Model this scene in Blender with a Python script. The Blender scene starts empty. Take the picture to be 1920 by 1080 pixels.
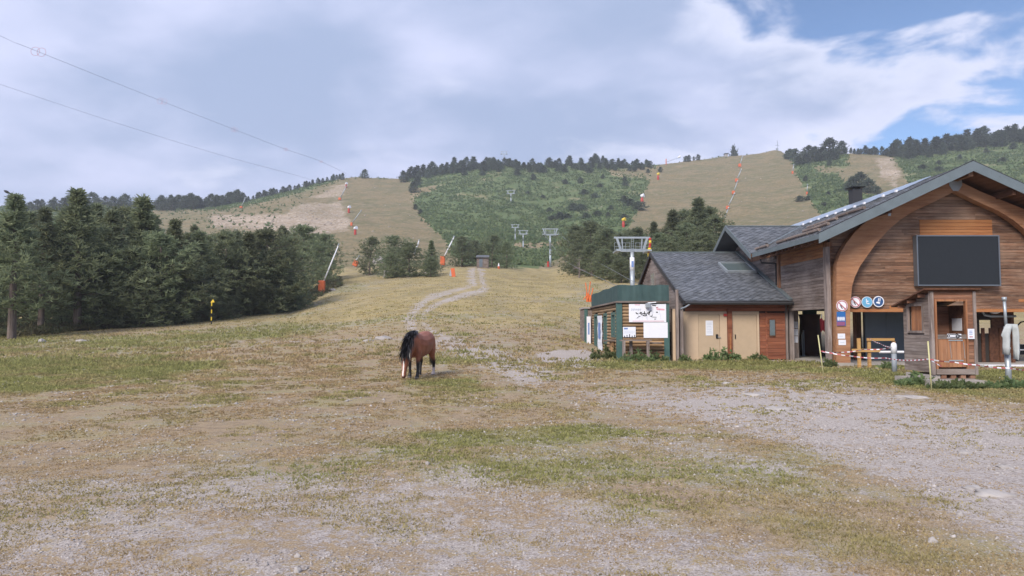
import bpy, bmesh, math, random
import numpy as np
from mathutils import Vector, Matrix
random.seed(7)
RNG = np.random.default_rng(11)
SC = bpy.context.scene
COL = SC.collection
R = math.radians

# ------------------------------------------------------------------ camera
FPX, HORIZON, CAMZ = 1297.0, 608.0, 1.65          # photo is 1920 x 1080
PITCH = math.atan((HORIZON - 540) / FPX)
cd = bpy.data.cameras.new('camera')
cam = bpy.data.objects.new('camera', cd); COL.objects.link(cam)
cam.location = (0, 0, CAMZ)
cam.rotation_euler = (math.pi / 2 + PITCH, 0, 0)
cd.sensor_width = 36.0
cd.lens = 36.0 * FPX / 1920.0
cd.clip_start, cd.clip_end = 0.1, 5000
SC.camera = cam

# ------------------------------------------------------------------ world, sun, exposure
SUN_DIR = Vector((-0.45, -0.74, 0.66)).normalized()      # towards the sun
SUN_EL = math.asin(SUN_DIR.z); SUN_AZ = math.atan2(SUN_DIR.x, SUN_DIR.y)
W = bpy.data.worlds.new('World'); SC.world = W; W.use_nodes = True
SKY_OFF = (12.458, 14.8357, 0.0)
def world_sky():
    nt = W.node_tree; N = nt.nodes; L = nt.links
    for n in list(N): N.remove(n)
    def nd(t, **k):
        n = N.new(t)
        for a, b in k.items(): setattr(n, a, b)
        return n
    def mth(op, a, b=None, c=None, clamp=False):
        n = nd('ShaderNodeMath', operation=op); n.use_clamp = clamp
        for i, v in enumerate((a, b, c)):
            if v is None: continue
            if isinstance(v, (int, float)): n.inputs[i].default_value = v
            else: L.new(v, n.inputs[i])
        return n.outputs[0]
    def sstep(v, a, b):
        n = nd('ShaderNodeMapRange', interpolation_type='SMOOTHSTEP'); L.new(v, n.inputs[0])
        n.inputs[1].default_value = a; n.inputs[2].default_value = b
        return n.outputs[0]
    def mixc(f, a, b):
        n = nd('ShaderNodeMix', data_type='RGBA')
        if isinstance(f, (int, float)): n.inputs[0].default_value = f
        else: L.new(f, n.inputs[0])
        for i, v in ((6, a), (7, b)):
            if isinstance(v, tuple): n.inputs[i].default_value = (*v, 1)
            else: L.new(v, n.inputs[i])
        return n.outputs[2]
    out = nd('ShaderNodeOutputWorld')
    sky = nd('ShaderNodeTexSky', sky_type='NISHITA')
    sky.sun_disc = False; sky.sun_elevation = SUN_EL; sky.sun_rotation = SUN_AZ
    sky.altitude = 2600; sky.air_density = 1.0; sky.dust_density = 0.2; sky.ozone_density = 3.0
    bg1 = nd('ShaderNodeBackground'); L.new(sky.outputs[0], bg1.inputs[0]); bg1.inputs[1].default_value = 0.056
    tc = nd('ShaderNodeTexCoord'); sep = nd('ShaderNodeSeparateXYZ'); L.new(tc.outputs['Generated'], sep.inputs[0])
    x, y, z = sep.outputs
    h = mth('ADD', mth('MAXIMUM', z, 0.0), 0.22)
    comb = nd('ShaderNodeCombineXYZ'); L.new(mth('DIVIDE', x, h), comb.inputs[0]); L.new(mth('DIVIDE', y, h), comb.inputs[1])
    def noise(scale, detail, rough, off, dist=0.0):
        mp = nd('ShaderNodeMapping'); L.new(comb.outputs[0], mp.inputs[0]); mp.inputs[1].default_value = off
        n = nd('ShaderNodeTexNoise'); L.new(mp.outputs[0], n.inputs['Vector'])
        n.inputs['Scale'].default_value = scale; n.inputs['Detail'].default_value = detail
        n.inputs['Roughness'].default_value = rough; n.inputs['Distortion'].default_value = dist
        return n.outputs[0]
    cover = mth('ADD', mth('MULTIPLY', noise(1.5, 9, 0.52, SKY_OFF, 0.3), 0.62), mth('MULTIPLY', noise(3.6, 8, 0.55, (4.2, 9.1, 0.0), 0.3), 0.38))
    # the overcast breaks up towards the east (+X)
    gap = mth('ADD', mth('SUBTRACT', cover, 0.09), mth('MULTIPLY', sstep(x, 0.10, 0.58), 0.215))
    clear = sstep(gap, 0.575, 0.645)
    shade = noise(0.6, 8, 0.5, (0.6, 5.2, 0.0), 0.3)
    soft = noise(2.4, 7, 0.52, (7.0, 1.0, 0.0), 0.2)
    tone = mth('ADD', mth('MULTIPLY', shade, 0.72), mth('MULTIPLY', soft, 0.28))
    cl = mixc(sstep(tone, 0.42, 0.59), (0.335, 0.415, 0.61), (0.60, 0.64, 0.86))
    # cloud edges next to the gaps are thin and bright
    cl = mixc(mth('MULTIPLY', sstep(gap, 0.46, 0.60), 0.7), cl, (0.74, 0.765, 0.93))
    # paler towards the horizon
    cl = mixc(mth('MULTIPLY', sstep(mth('SUBTRACT', 0.34, z), 0.0, 0.34), 0.3), cl, (0.58, 0.63, 0.88))
    bg2 = nd('ShaderNodeBackground'); L.new(cl, bg2.inputs[0]); bg2.inputs[1].default_value = 0.415
    mx = nd('ShaderNodeMixShader'); L.new(clear, mx.inputs[0]); L.new(bg2.outputs[0], mx.inputs[1]); L.new(bg1.outputs[0], mx.inputs[2])
    L.new(mx.outputs[0], out.inputs[0])
world_sky()
sl = bpy.data.lights.new('sun', 'SUN'); sun = bpy.data.objects.new('sun', sl); COL.objects.link(sun)
sl.energy = 1.5; sl.angle = R(24); sl.color = (1.0, 0.92, 0.80)
sun.rotation_euler = (-SUN_DIR).to_track_quat('-Z', 'Y').to_euler()
SC.view_settings.view_transform = 'Standard'; SC.view_settings.look = 'None'
SC.view_settings.gamma = 1.0; SC.view_settings.use_curve_mapping = False
SC.view_settings.exposure = 1.62

# ------------------------------------------------------------------ photo geometry helpers
def ray(px, py):
    a = (px - 960) / FPX; b = (540 - py) / FPX
    return Vector((a, math.cos(PITCH) - math.sin(PITCH) * b, math.sin(PITCH) + math.cos(PITCH) * b))
def at(px, py, Y):
    d = ray(px, py); t = Y / d.y
    return Vector((d.x * t, Y, CAMZ + d.z * t))
def Zp(py, Y):
    return at(960, py, Y).z
def proj(X, Y, Z):
    c, s = math.cos(PITCH), math.sin(PITCH)
    dz = Z - CAMZ
    fw = np.maximum(Y * c + dz * s, 0.05); up = -Y * s + dz * c
    return 960 + FPX * X / fw, 540 - FPX * up / fw

# ------------------------------------------------------------------ numpy noise
def _hash(ix, iy, seed):
    h = (ix.astype(np.int64) * 374761393 + iy.astype(np.int64) * 668265263 + seed * 1442695041) & 0xffffffff
    h = ((h ^ (h >> 13)) * 1274126177) & 0xffffffff
    return ((h ^ (h >> 16)) & 0xffff) / 65535.0
def vnoise(x, y, seed=0):
    ix, iy = np.floor(x), np.floor(y); fx, fy = x - ix, y - iy
    fx = fx * fx * (3 - 2 * fx); fy = fy * fy * (3 - 2 * fy)
    a = _hash(ix, iy, seed); b = _hash(ix + 1, iy, seed); c = _hash(ix, iy + 1, seed); d = _hash(ix + 1, iy + 1, seed)
    return (a * (1 - fx) + b * fx) * (1 - fy) + (c * (1 - fx) + d * fx) * fy
def fbm(x, y, seed=0, o=4):
    t = 0.0; a = 0.5; s = 0.0
    for k in range(o):
        t = t + a * vnoise(x, y, seed + k * 17); s += a; x = x * 2.03 + 11.3; y = y * 2.03 + 5.7; a *= 0.5
    return t / s
def sm(v, a, b):
    t = np.clip((v - a) / (b - a), 0, 1); return t * t * (3 - 2 * t)

# ------------------------------------------------------------------ terrain
KN = np.array([-40, 0, 10, 21, 30, 42, 60, 80, 100, 130, 160, 200, 250, 300, 350, 400.0])
def prof(near, far):
    pts = [(-40, 0.0), (0, 0.0), (10, 0.0)] + near + [(Y, Zp(p, Y)) for Y, p in far]
    a = np.array(pts); return np.interp(KN, a[:, 0], a[:, 1])
COLS = [
 (-700, prof([(21, .0), (40, .15)], [(52, 637), (70, 618), (110, 585), (180, 520), (300, 455), (430, 398)])),
 (0,    prof([(21, .0), (40, .15)], [(52, 637), (70, 618), (110, 585), (180, 520), (300, 455), (430, 398)])),
 (300,  prof([(21, .0), (40, .3)],  [(62, 613), (75, 600), (110, 560), (180, 490), (300, 432), (400, 404)])),
 (550,  prof([(21, .0), (40, .6)],  [(60, 608), (78, 588), (100, 565), (140, 520), (200, 470), (300, 420), (400, 379)])),
 (620,  prof([(21, .0), (40, .6)],  [(60, 603), (95, 553), (130, 515), (180, 490), (260, 445), (350, 400), (400, 380)])),
 (760,  prof([(21, -.04), (35, .5), (50, 1.75)], [(70, 562), (95, 535), (115, 521), (140, 503), (180, 487), (260, 445), (350, 400), (400, 379)])),
 (900,  prof([(21, -.04), (35, .5), (50, 1.8)], [(70, 560), (100, 523), (130, 500), (150, 493), (200, 480), (300, 425), (400, 372)])),
 (1030, prof([(21, .0), (30, .15), (35, .4), (50, 1.7)], [(70, 563), (100, 530), (140, 510), (180, 499), (210, 490), (300, 435), (400, 380)])),
 (1150, prof([(21, .05), (31, .15), (42, .6), (60, 2.2)], [(80, 545), (110, 515), (150, 490), (200, 465), (300, 415), (400, 370)])),
 (1320, prof([(18, .06), (30, .1), (42, .45), (60, 2.2)], [(80, 545), (110, 512), (150, 485), (200, 460), (300, 410), (400, 360)])),
 (1460, prof([(18, .08), (30, .1), (42, .45), (60, 2.2)], [(80, 545), (110, 510), (150, 482), (200, 455), (300, 400), (400, 345)])),
 (1600, prof([(18, .08), (30, .1), (42, .45), (60, 2.4)], [(80, 545), (110, 508), (150, 475), (200, 440), (300, 375), (400, 320)])),
 (1920, prof([(18, .08), (30, .1), (42, .45), (60, 2.4)], [(80, 545), (110, 505), (150, 468), (200, 425), (300, 350), (400, 290)])),
 (2700, prof([(18, .08), (30, .1), (42, .45), (60, 2.4)], [(80, 545), (110, 505), (150, 465), (200, 420), (300, 340), (400, 280)])),
]
CREST = np.array([(-700, 385, 470), (0, 388, 470), (100, 382, 470), (200, 380, 470), (290, 393, 470), (400, 388, 480), (480, 374, 500), (560, 352, 515), (620, 335, 520),
 (650, 331, 520), (750, 334, 520), (790, 330, 520), (860, 316, 525), (920, 309, 530), (1000, 308, 535), (1080, 306, 540), (1150, 308, 540), (1220, 308, 545), (1250, 306, 550),
 (1320, 298, 555), (1400, 291, 560), (1443, 285, 560), (1458, 278, 560), (1472, 279, 560), (1484, 290, 540), (1500, 296, 500), (1550, 294, 470), (1600, 285, 470), (1660, 288, 470), (1700, 291, 470),
 (1750, 284, 470), (1800, 276, 470), (1850, 269, 470), (1920, 259, 470), (2100, 244, 470), (2700, 235, 470)], float)
PXG = np.arange(-700, 2701, 10.0)
YG = np.concatenate([np.arange(-40, 60, 1.0), np.arange(60, 160, 2.0), np.arange(160, 700, 3.0), np.arange(700, 1500, 25.0)])
def _table():
    cx = np.array([c[0] for c in COLS]); cz = np.array([c[1] for c in COLS])
    T = np.zeros((len(PXG), len(YG)))
    for i, p in enumerate(PXG):
        z = np.array([np.interp(p, cx, cz[:, k]) for k in range(len(KN))])
        cp = np.interp(p, CREST[:, 0], CREST[:, 1]); cy = np.interp(p, CREST[:, 0], CREST[:, 2]); zc = Zp(cp, cy)
        T[i] = np.interp(YG, np.concatenate([KN, [cy, cy + 20, cy + 120, 1500]]), np.concatenate([z, [zc, zc - 0.5, zc - 25, zc - 60]]))
    for _ in range(3):      # soften the knots; the crest keeps its line
        S = T.copy(); S[:, 1:-1] = (T[:, :-2] + 2 * T[:, 1:-1] + T[:, 2:]) / 4
        T = S
    S = T.copy(); S[1:-1] = (T[:-2] + 2 * T[1:-1] + T[2:]) / 4
    return S
TAB = _table()
def terr(X, Y):
    X = np.asarray(X, float); Y = np.asarray(Y, float)
    px = np.clip(960 + FPX * X / np.maximum(Y, 14.0), PXG[0], PXG[-1] - 1e-6)
    fi = (px - PXG[0]) / 10.0; i = np.minimum(fi.astype(int), len(PXG) - 2); fi = fi - i
    yy = np.clip(Y, YG[0], YG[-1] - 1e-6)
    j = np.clip(np.searchsorted(YG, yy, side='right') - 1, 0, len(YG) - 2); fj = (yy - YG[j]) / (YG[j + 1] - YG[j])
    z = (TAB[i, j] * (1 - fi) + TAB[i + 1, j] * fi) * (1 - fj) + (TAB[i, j + 1] * (1 - fi) + TAB[i + 1, j + 1] * fi) * fj
    far = sm(Y, 45, 200)
    z = z + far * ((fbm(X / 22, Y / 22, 3) - .5) * 2.2 + (fbm(X / 5, Y / 5, 9) - .5) * 1.2)
    z = z + (1 - far) * ((fbm(X / 3.2, Y / 3.2, 5) - .5) * 0.10 + (fbm(X / .7, Y / .7, 6) - .5) * 0.035) * sm(np.abs(Y - 24) + np.abs(X - 12) * .0, 0, 1)
    return z
def gz(X, Y): return float(terr(np.array([X]), np.array([Y]))[0])
def hit(px, py, y0=12.0, y1=640.0):
    d = ray(px, py); Ys = np.geomspace(y0, y1, 1600); t = Ys / d.y
    below = CAMZ + d.z * t < terr(d.x * t, Ys)
    k = int(np.argmax(below)) if below.any() else len(Ys) - 1
    Y = float(Ys[k]); X = d.x * Y / d.y
    return Vector((X, Y, gz(X, Y)))
def ground(px, Y):
    X = (px - 960) / FPX * Y; return Vector((X, Y, gz(X, Y)))

def poly(px, py, pts, soft):
    pts = np.array(pts, float); n = len(pts); d = np.full(px.shape, 1e9); ins = np.zeros(px.shape, bool)
    for k in range(n):
        a, b = pts[k], pts[(k + 1) % n]; e = b - a; wx, wy = px - a[0], py - a[1]
        t = np.clip((wx * e[0] + wy * e[1]) / max(e @ e, 1e-9), 0, 1)
        d = np.minimum(d, np.hypot(wx - t * e[0], wy - t * e[1]))
        c = ((a[1] > py) != (b[1] > py)) & (px < (b[0] - a[0]) * (py - a[1]) / ((b[1] - a[1]) or 1e-9) + a[0])
        ins ^= c
    sd = np.where(ins, d, -d); return sm(sd, -soft, soft)
def strip(px, py, pts, w, soft):
    m = np.zeros(px.shape)
    for (a, b) in zip(pts[:-1], pts[1:]):
        ax, ay, aw = a; bx, by, bw = b; ex, ey = bx - ax, by - ay
        t = np.clip(((px - ax) * ex + (py - ay) * ey) / (ex * ex + ey * ey), 0, 1)
        d = np.hypot((px - ax - t * ex), (py - ay - t * ey) * w)
        ww = aw + (bw - aw) * t
        m = np.maximum(m, 1 - sm(d, ww * (1 - soft), ww * (1 + soft)))
    return m
PISTE1 = [(642, 334), (690, 331), (752, 333), (770, 345), (776, 385), (800, 420), (836, 452), (862, 500), (760, 505), (640, 505), (600, 470), (560, 440), (500, 420), (600, 360)]
PISTE2 = [(1224, 318), (1240, 306), (1300, 299), (1380, 292), (1445, 282), (1471, 272), (1478, 285), (1495, 330), (1516, 372), (1545, 410), (1520, 440), (1420, 470), (1170, 440), (1196, 395), (1214, 350)]
def zones(X, Y, Z):
    """ground cover at points: gravel, green, gold, scrub, piste, earth (0..1)"""
    px, py = proj(X, Y, Z)
    wob = (fbm(X / 9, Y / 9, 31) - .5); px2 = px + wob * 16; py2 = py + (fbm(X / 7, Y / 7, 37) - .5) * 10
    farm = sm(Y, 120, 175) * sm(506 - py2, -4, 6)
    farm = np.maximum(farm, sm(Y, 170, 230))
    p1 = poly(px2, py2, PISTE1, 7); p2 = poly(px + wob * 6, py + wob * 4, PISTE2, 4)
    tan = np.maximum.reduce([poly(px2, py2, [(1588, 283), (1672, 288), (1692, 322), (1705, 350), (1640, 372), (1600, 345), (1570, 332), (1590, 310)], 6),
        poly(px2, py2, [(1525, 310), (1585, 316), (1590, 326), (1530, 322)], 4) * .8, poly(px2, py2, [(1140, 318), (1225, 312), (1222, 335), (1150, 330)], 8) * .8,
        poly(px2, py2, [(960, 455), (1060, 452), (1050, 466), (965, 468)], 6) * .6, poly(px2, py2, [(770, 350), (800, 352), (850, 340), (800, 362), (775, 375)], 4) * .7,
        poly(px2, py2, [(1015, 500), (1080, 470), (1100, 500), (1040, 520)], 6) * .9])
    left = poly(px2, py2, [(285, 392), (420, 392), (500, 378), (560, 362), (640, 336), (660, 400), (640, 505), (300, 505), (285, 420)], 7)
    earth = np.maximum.reduce([poly(px2, py2, [(395, 402), (470, 400), (560, 398), (655, 408), (655, 432), (600, 440), (480, 432), (400, 425)], 8),
        poly(px2, py2, [(540, 392), (575, 380), (640, 378), (652, 392), (650, 410), (530, 408)], 6) * .8,
        poly(px2, py2, [(575, 372), (640, 342), (655, 345), (640, 372)], 6) * .75, poly(px2, py2, [(1640, 296), (1672, 292), (1690, 330), (1680, 352), (1650, 330)], 5) * .7])
    piste = np.clip(np.maximum.reduce([p1, p2, tan, left * .85]), 0, 1) * farm
    earth = earth * farm * .8
    scrub = farm * (1 - np.clip(np.maximum(piste, earth) * 1.1, 0, 1))
    near = 1 - farm
    # near field
    n1 = fbm(X / 4.5, Y / 7, 41); n2 = fbm(X / 1.6, Y / 2.2, 43); n3 = fbm(X / 11, Y / 9, 47)
    qx = px + (n2 - .5) * 60; qy = py + (n1 - .5) * 26
    road = poly(qx, qy, [(930, 700), (1060, 712), (1180, 722), (1330, 706), (1560, 702), (1640, 722), (1800, 748), (1960, 770), (2100, 1010), (1960, 1000), (1790, 985), (1690, 930), (1480, 858), (1270, 800), (1120, 765), (1010, 740)], 55) * .74
    road2 = poly(qx, qy, [(1640, 950), (1960, 900), (2000, 1100), (1900, 1040), (1760, 1000)], 40) * .62
    pad = poly(px + (n2 - .5) * 14, py + (n1 - .5) * 5, [(1000, 662), (1040, 655), (1100, 655), (1126, 668), (1134, 686), (1085, 691), (1020, 682)], 3)
    track = strip(px + (n2 - .5) * 22, py + (n1 - .5) * 8, [(890, 503, 14), (897, 540, 23), (862, 549, 18), (810, 565, 21), (783, 585, 24), (776, 605, 26), (800, 630, 28), (845, 646, 26), (905, 668, 34), (1010, 705, 40)], 1.5, .5)
    mid = strip(px, py, [(893, 505, 3), (898, 540, 4), (862, 548, 3), (806, 568, 4), (784, 590, 5), (788, 615, 6), (815, 634, 4)], 1.2, .8)
    track = np.clip(track - mid * .4, 0, 1) * (.62 + .55 * fbm(X / 2.2, Y / 3, 53))
    band = strip(qx, py + (n2 - .5) * 6, [(430, 640, 5), (560, 641, 5), (640, 638, 6), (700, 634, 8), (760, 636, 7), (850, 642, 7), (980, 640, 6)], 1.6, .7) * .5
    entry = poly(px, py, [(1590, 680), (1700, 678), (1705, 694), (1640, 697)], 4) * .9 + poly(px, py, [(1440, 674), (1550, 676), (1550, 682), (1440, 681)], 3) * .8
    fore = poly(qx, qy, [(-900, 900), (120, 868), (330, 846), (560, 852), (800, 862), (900, 840), (1060, 900), (1300, 960), (1700, 1050), (2200, 1100), (2200, 1500), (-900, 1500)], 70) * .56
    fore2 = poly(qx, qy, [(1080, 760), (1250, 800), (1480, 850), (1700, 925), (1500, 930), (1200, 880), (1000, 800)], 40) * .5
    gen = .20 + .22 * sm(n3, .40, .65)
    gravel = np.maximum.reduce([road, road2, pad * .85, track * .70, band, entry, fore, fore2, gen]) * near
    green = np.maximum.reduce([poly(qx, qy, [(-500, 660), (140, 672), (330, 672), (420, 690), (300, 712), (140, 730), (-500, 745)], 16) * .8,
        poly(qx, qy, [(-500, 632), (300, 632), (520, 600), (640, 612), (560, 634), (300, 652), (-500, 655)], 8) * .75,
        poly(qx, qy, [(760, 812), (900, 800), (1120, 798), (1190, 815), (1080, 836), (840, 838)], 12) * .95,
        poly(qx, qy, [(760, 702), (900, 700), (900, 722), (770, 724)], 10) * .7,
        poly(px, py, [(1490, 682), (1640, 694), (1700, 698), (1950, 690), (1950, 752), (1760, 738), (1600, 708), (1490, 700), (1250, 690), (1150, 682), (1150, 674)], 6) * .95,
        sm(n3, .56, .72) * .55]) * near
    gold = sm(645 - py, 0, 60) * near * (.55 + .45 * n1)
    return gravel, green, gold, scrub, piste, earth
# ------------------------------------------------------------------ materials
class NT:
    def __init__(s, name):
        s.m = bpy.data.materials.new(name); s.m.use_nodes = True; s.t = s.m.node_tree; s.N = s.t.nodes; s.L = s.t.links
        s.b = s.N['Principled BSDF']
    def n(s, t, **k):
        x = s.N.new(t)
        for a, b in k.items(): setattr(x, a, b)
        return x
    def put(s, sock, v):
        if isinstance(v, (int, float)): sock.default_value = v
        elif isinstance(v, tuple): sock.default_value = (*v, 1) if (len(v) == 3 and sock.type == 'RGBA') else v
        else: s.L.new(v, sock)
    def math(s, op, a, b=None, clamp=False):
        x = s.n('ShaderNodeMath', operation=op); x.use_clamp = clamp; s.put(x.inputs[0], a)
        if b is not None: s.put(x.inputs[1], b)
        return x.outputs[0]
    def step(s, v, a, b, lo=0.0, hi=1.0):
        x = s.n('ShaderNodeMapRange', interpolation_type='SMOOTHSTEP'); s.put(x.inputs[0], v)
        for i, q in ((1, a), (2, b), (3, lo), (4, hi)): x.inputs[i].default_value = q
        return x.outputs[0]
    def mix(s, f, a, b, mode='MIX'):
        x = s.n('ShaderNodeMix', data_type='RGBA', blend_type=mode); s.put(x.inputs[0], f); s.put(x.inputs[6], a); s.put(x.inputs[7], b)
        return x.outputs[2]
    def pos(s):
        return s.n('ShaderNodeNewGeometry').outputs['Position']
    def obj(s):
        return s.n('ShaderNodeTexCoord').outputs['Object']
    def rnd(s):
        return s.n('ShaderNodeObjectInfo').outputs['Random']
    def noise(s, vec, scale, detail=4, rough=.55, stretch=None, rot=None):
        if stretch is not None:
            mp = s.n('ShaderNodeMapping'); s.put(mp.inputs[0], vec); mp.inputs['Scale'].default_value = stretch
            if rot: mp.inputs['Rotation'].default_value = rot
            vec = mp.outputs[0]
        x = s.n('ShaderNodeTexNoise'); s.put(x.inputs['Vector'], vec)
        x.inputs['Scale'].default_value = scale; x.inputs['Detail'].default_value = detail; x.inputs['Roughness'].default_value = rough
        return x.outputs[0]
    def bump(s, h, strength, dist=.02):
        x = s.n('ShaderNodeBump'); x.inputs['Strength'].default_value = strength; x.inputs['Distance'].default_value = dist
        s.put(x.inputs['Height'], h); s.L.new(x.outputs[0], s.b.inputs['Normal'])
    def fin(s, col, rough=.8, metal=0.0, spec=.3):
        s.put(s.b.inputs['Base Color'], col); s.put(s.b.inputs['Roughness'], rough); s.put(s.b.inputs['Metallic'], metal)
        s.b.inputs['Specular IOR Level'].default_value = spec
        return s.m
def paint(name, c, rough=.6, metal=0.0, var=.18, scale=3.0, spec=.3, dirt=(.12, .10, .08), dirt_amt=.25):
    k = NT(name); p = k.pos()
    a = k.step(k.noise(p, scale, 5), .3, .7)
    col = k.mix(k.math('MULTIPLY', a, var), c, tuple(x * .55 for x in c))
    d = k.step(k.noise(p, scale * 4.3, 6, .65), .55, .8)
    col = k.mix(k.math('MULTIPLY', d, dirt_amt), col, dirt)
    return k.fin(col, rough, metal, spec)
def wood(name, c, worn, dark, axis, amt=.5, rough=.75, objvar=.5):
    """weathered boards: grain runs along axis (0,1,2)"""
    k = NT(name); p = k.pos(); st = [9.0, 9.0, 9.0]; st[axis] = .7
    of = k.n('ShaderNodeVectorMath', operation='ADD'); k.put(of.inputs[0], p)
    cb = k.n('ShaderNodeCombineXYZ'); r = k.rnd()
    for i in range(3): k.put(cb.inputs[i], k.math('MULTIPLY', r, 37.0 + 11 * i))
    k.put(of.inputs[1], cb.outputs[0]); v = of.outputs[0]
    g = k.noise(v, 1.0, 6, .62, tuple(st)); g2 = k.noise(v, 3.2, 5, .7, tuple(st))
    col = k.mix(k.step(g, .35, .68), c, dark)
    col = k.mix(k.math('MULTIPLY', k.step(g2, .48, .72), amt), col, worn)
    big = k.noise(p, .55, 4)
    col = k.mix(k.math('MULTIPLY', k.step(big, .45, .7), amt * .7), col, worn)
    hv = k.n('ShaderNodeHueSaturation'); k.put(hv.inputs['Color'], col)
    k.put(hv.inputs['Value'], k.math('ADD', k.math('MULTIPLY', r, objvar), 1.0 - objvar * .5))
    k.bump(g2, .35, .01)
    return k.fin(hv.outputs[0], rough, 0, .25)
M = {}
M['facade'] = wood('facade_wood', (.225, .122, .078), (.36, .26, .20), (.09, .048, .034), 0, .65, objvar=.5)
M['greywood'] = wood('grey_side_wood', (.22, .175, .155), (.35, .31, .295), (.11, .08, .068), 1, .6, objvar=.45)
M['greywood_x'] = wood('grey_front_wood', (.20, .16, .14), (.31, .275, .26), (.09, .065, .055), 0, .6, objvar=.4)
M['greywood_z'] = wood('grey_post_wood', (.24, .195, .18), (.36, .32, .31), (.11, .085, .075), 2, .6, objvar=.3)
M['newplank'] = wood('orange_new_wood', (.40, .175, .07), (.46, .24, .11), (.27, .10, .04), 0, .35, objvar=.25)
M['newplank_y'] = wood('orange_side_wood', (.36, .165, .075), (.38, .24, .14), (.2, .085, .04), 1, .4, objvar=.25)
M['glulam'] = wood('glulam_wood', (.35, .175, .095), (.45, .285, .185), (.235, .11, .06), 0, .45, objvar=0)
M['post'] = wood('brown_post_wood', (.27, .125, .068), (.36, .25, .18), (.12, .055, .03), 2, .5, objvar=.2)
M['stain'] = wood('red_stained_wood', (.27, .098, .055), (.32, .16, .10), (.15, .05, .03), 0, .4, objvar=.3)
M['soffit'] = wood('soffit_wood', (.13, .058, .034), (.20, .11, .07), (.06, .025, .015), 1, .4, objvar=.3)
M['kiosk'] = wood('kiosk_front_wood', (.26, .125, .078), (.36, .235, .165), (.145, .068, .043), 0, .5, objvar=.4)
M['kioskdoor'] = wood('kiosk_door_wood', (.34, .15, .07), (.37, .22, .14), (.18, .075, .038), 2, .5, objvar=.3)
M['log'] = wood('log_wood', (.33, .21, .115), (.42, .31, .20), (.15, .085, .045), 0, .5, objvar=.5)
M['log_y'] = wood('log_side_wood', (.33, .22, .125), (.44, .34, .23), (.15, .09, .05), 1, .5, objvar=.5)
M['rail'] = wood('new_rail_wood', (.46, .27, .10), (.48, .32, .16), (.30, .16, .06), 0, .3, objvar=.2)
M['beige'] = paint('beige_paint', (.52, .395, .285), .55, var=.15, dirt_amt=.15)
M['beige2'] = paint('beige_door_paint', (.455, .35, .25), .5, var=.15, dirt_amt=.18)
M['zinc'] = paint('zinc_sheet', (.17, .205, .225), .5, .35, .3, 2.2, dirt=(.09, .10, .10), dirt_amt=.5)
M['darkmetal'] = paint('dark_sheet_metal', (.045, .045, .05), .5, .3)
M['sheet'] = paint('bright_roof_sheet', (.50, .57, .66), .32, .75, .25, 1.6, spec=.5, dirt=(.3, .33, .38), dirt_amt=.35)
M['galv'] = paint('galvanised_steel', (.36, .40, .44), .45, .45, .2, 5, dirt_amt=.15)
M['black'] = paint('black_plastic', (.012, .013, .016), .5, dirt_amt=.1)
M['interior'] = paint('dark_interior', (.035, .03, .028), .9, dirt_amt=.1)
M['bluepanel'] = paint('blue_grey_panel', (.12, .15, .185), .6, var=.3, scale=1.2)
M['screen'] = paint('led_screen_face', (.018, .021, .027), .42, var=.2, scale=9, dirt=(.03, .033, .04), dirt_amt=.5)
M['screenframe'] = paint('screen_frame', (.16, .18, .215), .4, .5)
M['white'] = paint('white_sheet', (.72, .73, .80), .55, var=.08, dirt_amt=.08)
M['paper'] = paint('white_paper', (.70, .72, .80), .7, var=.1, dirt_amt=.05)
M['greenpaint'] = paint('green_paint', (.06, .122, .115), .5, var=.35, dirt_amt=.2)
M['netgreen'] = None
M['concrete'] = paint('concrete', (.36, .33, .31), .9, var=.3, scale=4, dirt_amt=.3)
M['red'] = paint('red_paint', (.42, .045, .035), .5, dirt_amt=.15)
M['signred'] = paint('sign_red', (.42, .09, .11), .5, dirt_amt=.1)
M['orange'] = paint('orange_padding', (.60, .135, .05), .6, var=.25, dirt_amt=.15)
M['yellow'] = paint('yellow_paint', (.70, .50, .05), .5, dirt_amt=.12)
M['cane'] = paint('yellow_pole_paint', (.52, .50, .27), .5, dirt_amt=.1)
M['bluesign'] = paint('blue_sign', (.03, .13, .38), .45, dirt_amt=.08)
M['navysign'] = paint('navy_sign', (.03, .085, .22), .45, dirt_amt=.08)
M['skysign'] = paint('light_blue_sign', (.14, .38, .60), .45, dirt_amt=.1)
M['pink'] = paint('purple_sign', (.26, .09, .19), .5, dirt_amt=.1)
M['faint'] = paint('faded_print', (.50, .54, .64), .6, dirt_amt=.05)
M['fadedred'] = paint('faded_red_print', (.66, .36, .42), .6, dirt_amt=.05)
M['fadedblue'] = paint('faded_blue_print', (.16, .25, .52), .6, dirt_amt=.05)
M['ink'] = paint('black_print', (.03, .03, .035), .6, dirt_amt=.05)
M['bark'] = wood('pine_bark', (.165, .13, .115), (.26, .22, .205), (.07, .052, .045), 2, .5, .9, objvar=.3)
M['deadwood'] = wood('dead_wood', (.24, .20, .185), (.32, .28, .27), (.12, .1, .09), 2, .5, .9, objvar=.2)
M['rust'] = paint('dark_brown_skirt', (.085, .035, .025), .7, var=.4, dirt_amt=.2)
M['darkgreen'] = paint('dark_green_column', (.03, .08, .055), .5, var=.3)
M['cloth'] = paint('grey_white_cover', (.44, .47, .49), .8, var=.4, scale=6, dirt_amt=.1)
M['postgrey'] = paint('grey_post_paint', (.27, .30, .34), .55, .1, .2)
M['rope'] = paint('steel_rope', (.22, .23, .25), .5, .4)
M['ringred'] = paint('marker_ring_red', (.40, .10, .06), .5)
def glass_mat():
    k = NT('window_glass'); return k.fin((.10, .13, .14), .08, 0, .8)
M['glass'] = glass_mat()
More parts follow.
